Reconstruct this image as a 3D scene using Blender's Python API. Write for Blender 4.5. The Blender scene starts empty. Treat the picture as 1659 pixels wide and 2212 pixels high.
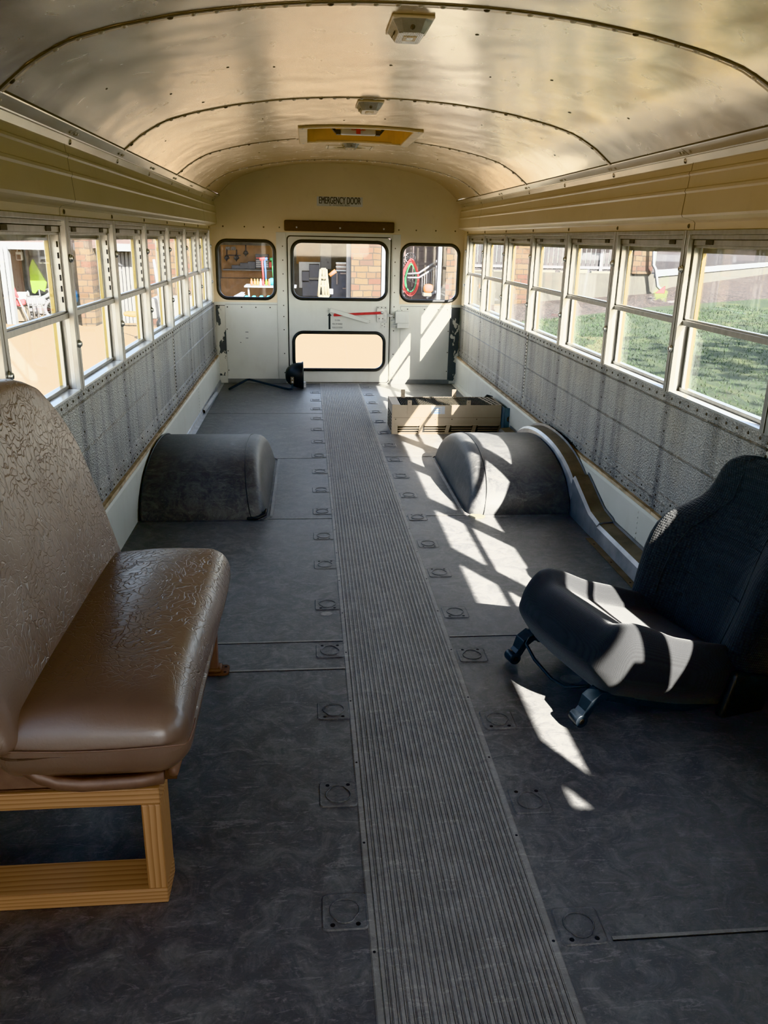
import bpy, bmesh, math, random
from mathutils import Vector, Matrix, noise
random.seed(7)
C = bpy.context.scene.collection
PI = math.pi

# ------------------------------------------------------------------ camera data
F_PX, YAW, PIT, ROLL = 1733.24, .0975, -.3279, .0207
CAM = Vector((-.2954, 0, 1.3199))
fw = Vector((math.sin(YAW)*math.cos(PIT), math.cos(YAW)*math.cos(PIT), math.sin(PIT)))
r0 = Vector((math.cos(YAW), -math.sin(YAW), 0)); u0 = r0.cross(fw)
RT = math.cos(ROLL)*r0 + math.sin(ROLL)*u0
UP = -math.sin(ROLL)*r0 + math.cos(ROLL)*u0
def at(px, py, Y):
    d = fw + (px-829.5)/F_PX*RT - (py-1106)/F_PX*UP
    return CAM + d*((Y-CAM.y)/d.y)
def atz(px, py, z):
    d = fw + (px-829.5)/F_PX*RT - (py-1106)/F_PX*UP
    return CAM + d*((z-CAM.z)/d.z)

YR = 7.70          # inner face of the rear wall
S = .7393          # window module
PIL = [2.3754 + S*i for i in range(-3, 8)]   # .158 ... 7.55
YF = -2.3          # front end of the shell

# ------------------------------------------------------------------ materials
class NT:
    def __init__(s, name):
        s.m = bpy.data.materials.new(name); s.m.use_nodes = True
        s.t = s.m.node_tree; s.t.nodes.clear()
        s.out = s.t.nodes.new('ShaderNodeOutputMaterial')
    def n(s, typ, **kw):
        nd = s.t.nodes.new('ShaderNode'+typ)
        for k, v in kw.items():
            if k.startswith('i_'):
                key = k[2:].replace('_', ' ')
                nd.inputs[key].default_value = v
            else: setattr(nd, k, v)
        return nd
    def l(s, a, b): s.t.links.new(a, b)
    def coord(s, scale=(1, 1, 1), loc=(0, 0, 0), rot=(0, 0, 0)):
        tc = s.n('TexCoord'); mp = s.n('Mapping')
        mp.inputs['Scale'].default_value = scale; mp.inputs['Location'].default_value = loc
        mp.inputs['Rotation'].default_value = rot
        s.l(tc.outputs['Object'], mp.inputs['Vector']); return mp.outputs[0]
    def noise(s, vec, scale, detail=4, rough=.55, dist=0):
        nd = s.n('TexNoise'); nd.inputs['Scale'].default_value = scale
        nd.inputs['Detail'].default_value = detail; nd.inputs['Roughness'].default_value = rough
        nd.inputs['Distortion'].default_value = dist
        if vec is not None: s.l(vec, nd.inputs['Vector'])
        return nd.outputs['Fac']
    def ramp(s, fac, stops, interp='LINEAR'):
        nd = s.n('ValToRGB'); nd.color_ramp.interpolation = interp
        el = nd.color_ramp.elements
        while len(el) < len(stops): el.new(.5)
        for e, (p, c) in zip(el, stops):
            e.position = p; e.color = c if len(c) == 4 else (*c, 1)
        s.l(fac, nd.inputs[0]); return nd.outputs[0]
    def mix(s, fac, a, b, mode='MIX'):
        nd = s.n('Mix', data_type='RGBA', blend_type=mode)
        for sock, v in ((nd.inputs[0], fac), (nd.inputs[6], a), (nd.inputs[7], b)):
            if hasattr(v, 'is_linked') or isinstance(v, bpy.types.NodeSocket): s.l(v, sock)
            else: sock.default_value = v if not isinstance(v, tuple) else (*v[:3], 1)
        return nd.outputs[2]
    def math(s, op, a, b=0, c=0):
        nd = s.n('Math', operation=op)
        for i, v in enumerate((a, b, c)):
            if isinstance(v, bpy.types.NodeSocket): s.l(v, nd.inputs[i])
            else: nd.inputs[i].default_value = v
        return nd.outputs[0]
    def bump(s, h, strength=.3, dist=.01, nrm=None):
        nd = s.n('Bump'); nd.inputs['Strength'].default_value = strength
        nd.inputs['Distance'].default_value = dist; s.l(h, nd.inputs['Height'])
        if nrm is not None: s.l(nrm, nd.inputs['Normal'])
        return nd.outputs[0]
    def bsdf(s, col, rough=.5, metal=0, nrm=None, spec=.5, coat=0, sheen=0):
        nd = s.n('BsdfPrincipled')
        for key, v in (('Base Color', col), ('Roughness', rough), ('Metallic', metal), ('Specular IOR Level', spec), ('Coat Weight', coat), ('Sheen Weight', sheen)):
            if isinstance(v, bpy.types.NodeSocket): s.l(v, nd.inputs[key])
            elif isinstance(v, tuple): nd.inputs[key].default_value = (*v[:3], 1)
            else: nd.inputs[key].default_value = v
        if nrm is not None: s.l(nrm, nd.inputs['Normal'])
        s.l(nd.outputs[0], s.out.inputs['Surface']); return nd

def plain(name, col, rough=.5, metal=0, var=.12, scale=9, bumpy=0, bscale=60, spec=.5, stretch=(1, 1, 1)):
    t = NT(name); v = t.coord(stretch)
    f = t.noise(v, scale, 5)
    a = tuple(c*(1-var) for c in col); b = tuple(min(1, c*(1+var)) for c in col)
    c = t.ramp(f, [(.3, a), (.7, b)])
    nr = t.bump(t.noise(v, bscale, 3), bumpy, .004) if bumpy else None
    t.bsdf(c, rough, metal, nr, spec); return t.m

def make_materials():
    M = {}
    # ceiling: old aluminium sheet, hazy swirled polish
    t = NT('ceiling_sheet'); v = t.coord((1, 1, 1)); v2 = t.coord((1.0, .28, 1))
    big = t.noise(v, 1.1, 3); sw = t.noise(v, 5, 6, .6, 2.5); mt = t.noise(v2, 3, 4, .5, .6)
    col = t.mix(t.ramp(sw, [(.42, (0, 0, 0)), (.62, (1, 1, 1))]), (.68, .57, .44), (.80, .69, .54))
    col = t.mix(t.math('MULTIPLY', t.ramp(big, [(.35, (0, 0, 0)), (.7, (1, 1, 1))]), .5), col, (.72, .57, .42))
    rg = t.math('MULTIPLY_ADD', sw, .16, .17)
    nr = t.bump(t.noise(v, 2.2, 2), .5, .02); nr = t.bump(mt, .16, .01, nr); nr = t.bump(sw, .04, .004, nr)
    t.bsdf(col, rg, .82, nr); M['ceil'] = t.m
    # cream paint
    t = NT('cream_paint'); v = t.coord(); n1 = t.noise(v, 2, 5); n2 = t.noise(v, 14, 5)
    col = t.mix(t.ramp(n1, [(.35, (0, 0, 0)), (.7, (1, 1, 1))]), (.73, .605, .42), (.79, .67, .485))
    col = t.mix(t.math('MULTIPLY', t.ramp(n2, [(.6, (0, 0, 0)), (.75, (1, 1, 1))]), .25), col, (.60, .48, .36))
    t.bsdf(col, .38, 0, t.bump(n1, .12, .01)); M['cream'] = t.m
    # lower rear wall: greyish white with scratches and chips
    t = NT('white_paint'); v = t.coord(); n1 = t.noise(v, 3, 5); n2 = t.noise(t.coord((1, 1, .35)), 9, 6)
    chip = t.noise(v, 26, 4, .6)
    col = t.mix(t.ramp(n1, [(.35, (0, 0, 0)), (.7, (1, 1, 1))]), (.66, .65, .58), (.73, .72, .65))
    col = t.mix(t.math('MULTIPLY', t.ramp(n2, [(.55, (0, 0, 0)), (.75, (1, 1, 1))]), .3), col, (.55, .50, .40))
    col = t.mix(t.ramp(chip, [(.745, (0, 0, 0)), (.755, (1, 1, 1))]), col, (.12, .12, .12))
    t.bsdf(col, .42, 0, t.bump(n1, .1, .01)); M['white'] = t.m
    # chipped strip: white paint lost over dark grey primer
    def chipped(name, th):
        t = NT(name); v = t.coord((1, 1, .55)); n = t.noise(v, 9, 7, .6)
        f = t.ramp(n, [(th-.004, (0, 0, 0)), (th+.004, (1, 1, 1))])
        col = t.mix(f, (.65, .62, .53), (.10, .105, .11)); t.bsdf(col, .5, 0, t.bump(f, .4, .002)); return t.m
    M['chip_r'] = chipped('chipped_paint_dark', .455); M['chip_l'] = chipped('chipped_paint_light', .525)
    # embossed side panels with grime
    t = NT('embossed_metal'); v = t.coord()
    vor = t.n('TexVoronoi'); vor.inputs['Scale'].default_value = 130; t.l(v, vor.inputs['Vector'])
    g = t.noise(t.coord((1, 9, .7)), 1.4, 6, .62); g2 = t.noise(v, 3.5, 6, .6); sp = t.noise(v, 60, 3)
    col = t.mix(t.ramp(g, [(.45, (0, 0, 0)), (.72, (1, 1, 1))]), (.34, .33, .31), (.16, .157, .155))
    col = t.mix(t.math('MULTIPLY', t.ramp(g2, [(.5, (0, 0, 0)), (.75, (1, 1, 1))]), .55), col, (.42, .37, .29))
    # dark streaks under each window post
    sep = t.n('SeparateXYZ'); tc = t.n('TexCoord'); t.l(tc.outputs['Object'], sep.inputs[0])
    yy = t.math('ADD', sep.outputs[1], -2.36+20*S)
    fr = t.math('PINGPONG', yy, S/2)
    jn = t.noise(t.coord((1, 20, 4)), 2.2, 5, .7)
    st = t.math('SUBTRACT', t.math('MULTIPLY', jn, .085), fr)
    st = t.ramp(t.math('MULTIPLY', st, 20), [(0, (0, 0, 0)), (.6, (1, 1, 1))])
    col = t.mix(t.math('MULTIPLY', st, .55), col, (.10, .10, .105))
    nr = t.bump(vor.outputs[0], .85, .005); nr = t.bump(sp, .35, .004, nr)
    t.bsdf(col, .46, .45, nr); M['emboss'] = t.m
    M['ridge'] = plain('ridge_metal', (.52, .50, .46), .38, .5, .2, 12)
    M['rivet'] = plain('rivet_dark', (.10, .085, .07), .45, .6)
    M['rivet_c'] = plain('rivet_cream', (.62, .54, .42), .3, .6)
    M['dark'] = plain('dark_gap', (.018, .016, .014), .8)
    M['seamline'] = plain('seam_dark', (.10, .075, .045), .7)  # dark brown line colour for sheet joints and grooves
    M['alum'] = plain('window_aluminium', (.38, .37, .345), .34, .75, .14, 30, .15, 90, stretch=(1, 1, .2))
    M['alum_w'] = plain('window_aluminium_bright', (.52, .52, .51), .30, .55, .10, 30, stretch=(1, 1, .2))
    M['rail'] = plain('rail_aluminium', (.72, .66, .56), .28, .8, .14, 8, .2, 20, stretch=(1, .3, 1))
    M['yellow'] = plain('bus_yellow_paint', (.50, .36, .08), .4)
    M['black'] = plain('black_rubber', (.015, .015, .015), .42, 0, .3)
    M['latch_black'] = plain('latch_plastic', (.03, .028, .025), .5)
    # floor rubber
    def rubber(name, a, b, c, rough):
        t = NT(name); v = t.coord(); n1 = t.noise(v, 1.1, 5, .6); n2 = t.noise(v, 12, 11, .76, 1.2); n3 = t.noise(v, 70, 5, .7)
        n5 = t.noise(t.coord((1, 1.8, 1), rot=(0, 0, -.4)), 40, 10, .80, 1.6)
        n6 = t.noise(t.coord((1, 6, 1), rot=(0, 0, .7)), 7, 6, .7, 1.5)
        BW = [(0, 0, 0), (1, 1, 1)]
        col = t.mix(t.ramp(n1, [(.35, BW[0]), (.65, BW[1])]), a, b)
        col = t.mix(t.math('MULTIPLY', t.ramp(n2, [(.44, BW[0]), (.64, BW[1])]), .75), col, c)
        col = t.mix(t.math('MULTIPLY', t.ramp(n5, [(.53, BW[0]), (.63, BW[1])]), .40), col, tuple(x*1.35 for x in c))
        col = t.mix(t.math('MULTIPLY', t.ramp(n6, [(.60, BW[0]), (.64, BW[1]), (.68, BW[0])]), .45), col, tuple(x*1.6 for x in c))
        col = t.mix(t.math('MULTIPLY', t.ramp(n3, [(.28, BW[1]), (.42, BW[0])]), .5), col, tuple(x*.5 for x in a))
        col = t.mix(t.ramp(n3, [(.74, BW[0]), (.78, BW[1])]), col, tuple(min(1, x*1.9) for x in c))
        rg = t.math('MULTIPLY_ADD', n2, .5, rough-.25)
        nr = t.bump(n5, .30, .003); nr = t.bump(n1, .3, .02, nr)
        t.bsdf(col, rg, 0, nr, .5); return t.m
    M['floor'] = rubber('floor_rubber', (.105, .104, .106), (.150, .148, .149), (.26, .254, .248), .46)
    M['runner'] = rubber('runner_rubber', (.25, .24, .228), (.30, .29, .27), (.40, .385, .36), .6)
    M['well'] = rubber('well_rubber', (.058, .058, .060), (.082, .082, .084), (.16, .157, .153), .46)
    # brown vinyl
    t = NT('brown_vinyl'); v = t.coord(); 
    dn = t.n('TexNoise'); dn.inputs['Scale'].default_value = 6; dn.inputs['Detail'].default_value = 3; t.l(v, dn.inputs['Vector'])
    mx = t.n('Mix', data_type='VECTOR'); mx.inputs[0].default_value = .30; t.l(v, mx.inputs[4]); t.l(dn.outputs['Color'], mx.inputs[5])
    vo = t.n('TexVoronoi', feature='DISTANCE_TO_EDGE'); vo.inputs['Scale'].default_value = 46; t.l(mx.outputs[1], vo.inputs['Vector'])
    wr = t.ramp(vo.outputs[0], [(0, (0, 0, 0)), (.07, (1, 1, 1))])
    mk = t.ramp(t.noise(v, 6, 5, .7), [(.36, (0, 0, 0)), (.54, (1, 1, 1))])
    sy = t.n('SeparateXYZ'); t.l(v, sy.inputs[0]); ym = t.ramp(t.math('SUBTRACT', sy.outputs[1], 1.0), [(.40, (0, 0, 0)), (.56, (1, 1, 1))]); xm = t.ramp(t.math('MULTIPLY', sy.outputs[0], -1), [(.86, (0, 0, 0)), (.90, (1, 1, 1))])
    mk = t.math('MULTIPLY', mk, t.math('MAXIMUM', ym, xm))
    h = t.mix(mk, (1, 1, 1), wr)
    n1 = t.noise(v, 4, 4); fine = t.noise(v, 150, 3)
    col = t.mix(t.ramp(n1, [(.3, (0, 0, 0)), (.7, (1, 1, 1))]), (.160, .110, .086), (.205, .147, .117))
    col = t.mix(.45, col, t.mix(h, (.080, .048, .034), col))
    nr = t.bump(h, .5, .0028); nr = t.bump(fine, .25, .0015, nr)
    t.bsdf(col, t.math('MULTIPLY_ADD', n1, .2, .22), 0, nr, .75); M['vinyl'] = t.m
    M['seat_steel'] = plain('brown_steel', (.20, .13, .10), .45, .1, .2, 20)
    M['rust'] = plain('rusty_brown_steel', (.10, .055, .035), .5, .3, .45, 25, .3, 60)
    M['bolt'] = plain('zinc_bolt', (.55, .55, .54), .3, .9)
    # wood
    def wood(name, axis):
        t = NT(name); v = t.coord({'X': (.15, 1, 1), 'Z': (1, 1, .15)}[axis])
        sp = t.n('SeparateXYZ'); t.l(v, sp.inputs[0])
        o1, o2 = (1, 2) if axis == 'X' else (0, 1)
        low = t.noise(v, 7, 3, .5); d = t.math('ADD', t.math('MULTIPLY', sp.outputs[o1], .75), sp.outputs[o2])
        d = t.math('MULTIPLY_ADD', low, .030, d)
        fr = t.math('FRACT', t.math('MULTIPLY', d, 105))
        g = t.noise(t.coord({'X': (2, 90, 90), 'Z': (90, 90, 2)}[axis]), 2, 4)
        col = t.ramp(fr, [(0, (.58, .345, .19)), (.45, (.50, .28, .145)), (.84, (.26, .115, .050)), (.92, (.19, .078, .034)), (1, (.54, .31, .165))])
        col = t.mix(t.math('MULTIPLY', g, .5), col, (.50, .29, .15))
        big = t.noise(v, 3, 3); col = t.mix(t.math('MULTIPLY', t.ramp(big, [(.4, (0, 0, 0)), (.7, (1, 1, 1))]), .3), col, (.36, .18, .075))
        t.bsdf(col, .5, 0, t.bump(fr, .08, .002)); return t.m
    M['woodx'] = wood('fir_lumber_lengthwise', 'X'); M['woodz'] = wood('fir_lumber_upright', 'Z')
    M['ledge'] = plain('dusty_plywood_edge', (.50, .38, .25), .8, 0, .45, 30, .3, 50, stretch=(1, .4, 1))
    # black car seat cloth
    def cloth(name, col, sc, st):
        t = NT(name); v = t.coord()
        vo = t.n('TexVoronoi'); vo.inputs['Scale'].default_value = sc; vo.inputs['Randomness'].default_value = .12; t.l(v, vo.inputs['Vector'])
        f = t.ramp(vo.outputs[0], [(0, (0, 0, 0)), (.75, (1, 1, 1))])
        n = t.noise(v, 300, 2)
        c = t.mix(f, tuple(x*1.25 for x in col), tuple(x*.55 for x in col))
        nr = t.bump(f, st, .003); nr = t.bump(n, .2, .001, nr)
        t.bsdf(c, .85, 0, nr, .3, 0, .25); return t.m
    M['cloth_mesh'] = cloth('black_mesh_cloth', (.034, .0345, .036), 120, 1.0)
    M['cloth'] = cloth('black_smooth_cloth', (.026, .0265, .029), 420, .35)
    M['black_steel'] = plain('black_painted_steel', (.020, .026, .034), .35, .3, .3, 30)
    M['galv'] = plain('galvanised_steel', (.42, .43, .45), .38, .75, .22, 9, .2, 40)
    M['galv_d'] = plain('dusty_galvanised_steel', (.22, .19, .15), .6, .45, .35, 7, .2, 40)
    M['grey_plate'] = plain('blue_grey_steel', (.16, .20, .23), .5, .3, .2)
    M['tan'] = plain('tan_painted_steel', (.50, .41, .30), .42, .1, .08, 6)
    M['fins'] = plain('dusty_fins', (.17, .155, .125), .7, .2, .6, 60)
    M['brown_pad'] = plain('brown_padded_vinyl', (.050, .026, .013), .6, 0, .15, 40, .2, 90)
    M['red'] = plain('red_paint', (.50, .03, .03), .4, 0, .2, 30)
    M['amber'] = plain('amber_lit_plastic', (.70, .40, .10), .5)  # daylight through the hatch put into the orange of the well wall
    M['cream_pl'] = plain('cream_plastic', (.80, .62, .38), .45)
    M['sign'] = plain('sign_sticker', (.62, .62, .60), .4)
    M['ink'] = plain('black_ink', (.01, .012, .015), .5)
    M['grey_ink'] = plain('faded_ink', (.06, .06, .06), .5)
    M['lens'] = plain('dome_lens', (.46, .43, .37), .16, .4, .1, 40, .3, 120)
    M['chrome'] = plain('zinc_chrome', (.62, .63, .62), .28, .9, .2, 30)
    M['mirror_glass'] = plain('mirror_glass', (.5, .5, .5), .1, 1)
    M['label_blue'] = plain('blue_print', (.15, .40, .75), .5)
    M['label'] = plain('paper_label', (.55, .58, .62), .5)
    M['pvc_d'] = plain('grey_strip', (.26, .26, .25), .5)
    M['pvc'] = plain('grey_conduit', (.50, .52, .54), .45)
    # glass
    t = NT('window_glass'); tr = t.n('BsdfTransparent'); tr.inputs[0].default_value = (.955, .965, .96, 1)
    gl = t.n('BsdfGlossy'); gl.inputs['Roughness'].default_value = .02
    di = t.n('BsdfDiffuse'); di.inputs[0].default_value = (.8, .8, .78, 1)
    lw = t.n('LayerWeight'); lw.inputs[0].default_value = .25
    m1 = t.n('MixShader'); t.l(t.math('MULTIPLY', lw.outputs['Fresnel'], .25), m1.inputs[0]); t.l(tr.outputs[0], m1.inputs[1]); t.l(gl.outputs[0], m1.inputs[2])
    m2 = t.n('MixShader'); vv = t.coord((1, 1, .5)); dust = t.noise(vv, 7, 7, .65)
    t.l(t.ramp(dust, [(.35, (.0008, .0008, .0008)), (.8, (.0045, .0045, .0045))]), m2.inputs[0])
    t.l(m1.outputs[0], m2.inputs[1]); t.l(di.outputs[0], m2.inputs[2]); t.l(m2.outputs[0], t.out.inputs[0]); M['glass'] = t.m
    t = NT('dusty_rear_glass'); tr = t.n('BsdfTransparent'); tr.inputs[0].default_value = (.93, .94, .94, 1)
    gl = t.n('BsdfGlossy'); gl.inputs['Roughness'].default_value = .03
    di = t.n('BsdfDiffuse'); di.inputs[0].default_value = (.8, .8, .8, 1)
    m1 = t.n('MixShader'); m1.inputs[0].default_value = .05; t.l(tr.outputs[0], m1.inputs[1]); t.l(gl.outputs[0], m1.inputs[2])
    m2 = t.n('MixShader'); vv = t.coord(); dust = t.noise(vv, 90, 3, .7); d2 = t.noise(vv, 6, 5)
    fac = t.math('ADD', t.ramp(dust, [(.64, (.004, .004, .004)), (.76, (.40, .40, .40))]), t.math('MULTIPLY', d2, .03))
    t.l(fac, m2.inputs[0]); t.l(m1.outputs[0], m2.inputs[1]); t.l(di.outputs[0], m2.inputs[2]); t.l(m2.outputs[0], t.out.inputs[0]); M['glass_r'] = t.m
    # outside
    t = NT('driveway_concrete'); v = t.coord(); n1 = t.noise(v, .35, 5); n2 = t.noise(t.coord((.5, 2, 1)), .9, 7, .6)
    col = t.mix(t.ramp(n1, [(.3, (0, 0, 0)), (.7, (1, 1, 1))]), (.15, .108, .062), (.18, .131, .077))
    col = t.mix(t.math('MULTIPLY', t.ramp(n2, [(.5, (0, 0, 0)), (.7, (1, 1, 1))]), .3), col, (.10, .073, .042))
    br = t.n('TexBrick'); br.inputs['Scale'].default_value = 1; br.offset = 0
    br.inputs['Color1'].default_value = br.inputs['Color2'].default_value = (0, 0, 0, 1); br.inputs['Mortar'].default_value = (1, 1, 1, 1)
    br.inputs['Mortar Size'].default_value = .012; br.inputs['Brick Width'].default_value = 3.2; br.inputs['Row Height'].default_value = 3.2
    t.l(t.coord(rot=(0, 0, .03)), br.inputs['Vector'])
    col = t.mix(t.math('MULTIPLY', br.outputs['Color'], .5), col, (.12, .09, .06))
    t.bsdf(col, .9, 0); M['concrete'] = t.m
    t = NT('retaining_concrete'); v = t.coord(); n1 = t.noise(v, 1.5, 6)
    t.bsdf(t.ramp(n1, [(.3, (.038, .036, .031)), (.7, (.052, .049, .041))]), .9); M['retain'] = t.m
    # stone veneer
    t = NT('stone_veneer'); v = t.coord(rot=(PI/2, 0, 0))
    br = t.n('TexBrick'); br.inputs['Scale'].default_value = 1; br.offset = .37; br.squash = .7; br.squash_frequency = 3
    br.inputs['Color1'].default_value = (0, 0, 0, 1); br.inputs['Color2'].default_value = (1, 1, 1, 1); br.inputs['Mortar'].default_value = (.5, .5, .5, 1)
    br.inputs['Mortar Size'].default_value = .012; br.inputs['Brick Width'].default_value = .34; br.inputs['Row Height'].default_value = .145
    wn = t.n('TexNoise'); wn.inputs['Scale'].default_value = 3; t.l(v, wn.inputs['Vector'])
    mx = t.n('Mix', data_type='VECTOR'); mx.inputs[0].default_value = .06; t.l(v, mx.inputs[4]); t.l(wn.outputs['Color'], mx.inputs[5]); t.l(mx.outputs[1], br.inputs['Vector'])
    col = t.ramp(br.outputs['Color'], [(0, (.068, .046, .023)), (.3, (.046, .026, .013)), (.55, (.074, .053, .031)), (.8, (.046, .018, .011)), (1, (.036, .028, .020))])
    col = t.mix(br.outputs['Fac'], col, (.022, .017, .012))
    t.bsdf(col, .9, 0, t.bump(t.math('SUBTRACT', 1, br.outputs['Fac']), .6, .02)); M['stone'] = t.m
    # siding
    def siding(name, c, c2):
        t = NT(name); sep = t.n('SeparateXYZ'); tc = t.n('TexCoord'); t.l(tc.outputs['Object'], sep.inputs[0])
        fr = t.math('FRACT', t.math('MULTIPLY', sep.outputs[2], 5))
        t.bsdf(t.ramp(fr, [(0, c2), (.07, c2), (.10, c), (1, c)]), .75); return t.m
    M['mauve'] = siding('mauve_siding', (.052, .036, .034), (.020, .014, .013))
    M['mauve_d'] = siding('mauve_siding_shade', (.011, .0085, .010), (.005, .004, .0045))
    M['trim_w'] = plain('white_trim', (.13, .135, .145), .5)
    M['dark_in'] = plain('garage_dark', (.040, .040, .045), .8, 0, .4, 3)
    M['garage_grey'] = plain('garage_grey', (.12, .12, .12), .8, 0, .4, 3)
    M['peg'] = plain('pegboard_brown', (.24, .125, .055), .8, 0, .25, 5)
    M['wood_out'] = plain('brown_boards', (.16, .09, .06), .8, 0, .4, 3, stretch=(3, 3, .4))
    M['tool_dark'] = plain('dark_tools', (.03, .035, .055), .5, .2, .4)
    M['hose_red'] = plain('red_hose', (.62, .06, .05), .45)
    M['hose_green'] = plain('green_hose', (.05, .28, .12), .45)
    M['orange'] = plain('orange_plastic', (.85, .32, .02), .45)
    M['hivis'] = plain('hi_vis_cloth', (0.175, 0.262, 0.017), .7)
    M['cyan'] = plain('cyan_plastic', (.02, .55, .65), .45)
    M['blue'] = plain('blue_plastic', (.05, .25, .60), .45)
    M['fence'] = plain('dark_fence', (.016, .014, .016), .6)
    M['railing'] = plain('grey_railing', (.14, .14, .15), .5, .3)
    M['silver'] = plain('silver_tubing', (0.240, 0.240, 0.248), .35, .8)
    M['leather'] = plain('folded_blankets', (0.275, 0.210, 0.180), .85, 0, .4, 10)
    M['beige_pl'] = plain('beige_plastic', (0.270, 0.257, 0.203), .5)
    # grass
    t = NT('lawn_grass'); v = t.coord(); n1 = t.noise(v, .7, 6, .65, .5); n2 = t.noise(v, 30, 6, .7); n3 = t.noise(t.coord((1.6, .5, 1), rot=(0, 0, .5)), 1.6, 6, .6, 1)
    col = t.mix(t.ramp(n2, [(.35, (0, 0, 0)), (.68, (1, 1, 1))]), (.005, .012, .003), (.028, .046, .010))
    col = t.mix(t.math('MULTIPLY', t.ramp(n3, [(.50, (0, 0, 0)), (.68, (1, 1, 1))]), .6), col, (.070, .078, .018))
    col = t.mix(t.math('MULTIPLY', t.ramp(n1, [(.58, (0, 0, 0)), (.75, (1, 1, 1))]), .5), col, (.08, .062, .03))
    t.bsdf(col, .95, 0, t.bump(n2, .8, .05)); M['grass'] = t.m
    t = NT('mulch_gravel'); v = t.coord(); vo = t.n('TexVoronoi'); vo.inputs['Scale'].default_value = 14; t.l(v, vo.inputs['Vector'])
    col = t.ramp(vo.outputs['Color'], [(.1, (.008, .005, .004)), (.5, (.024, .015, .011)), (.9, (.060, .042, .033))])
    t.bsdf(col, .95, 0, t.bump(vo.outputs[0], .7, .04)); M['gravel'] = t.m
    M['blade'] = plain('grass_blades', (.012, .028, .005), .8, 0, .5, 3)
    M['leaf'] = plain('tree_leaf', (.06, .13, .03), .7, 0, .4, 6)
    M['bark'] = plain('tree_bark', (.10, .07, .05), .9)
    M['skin_out'] = plain('outer_skin', (.70, .46, .06), .4)
    return M
M = make_materials()

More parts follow.
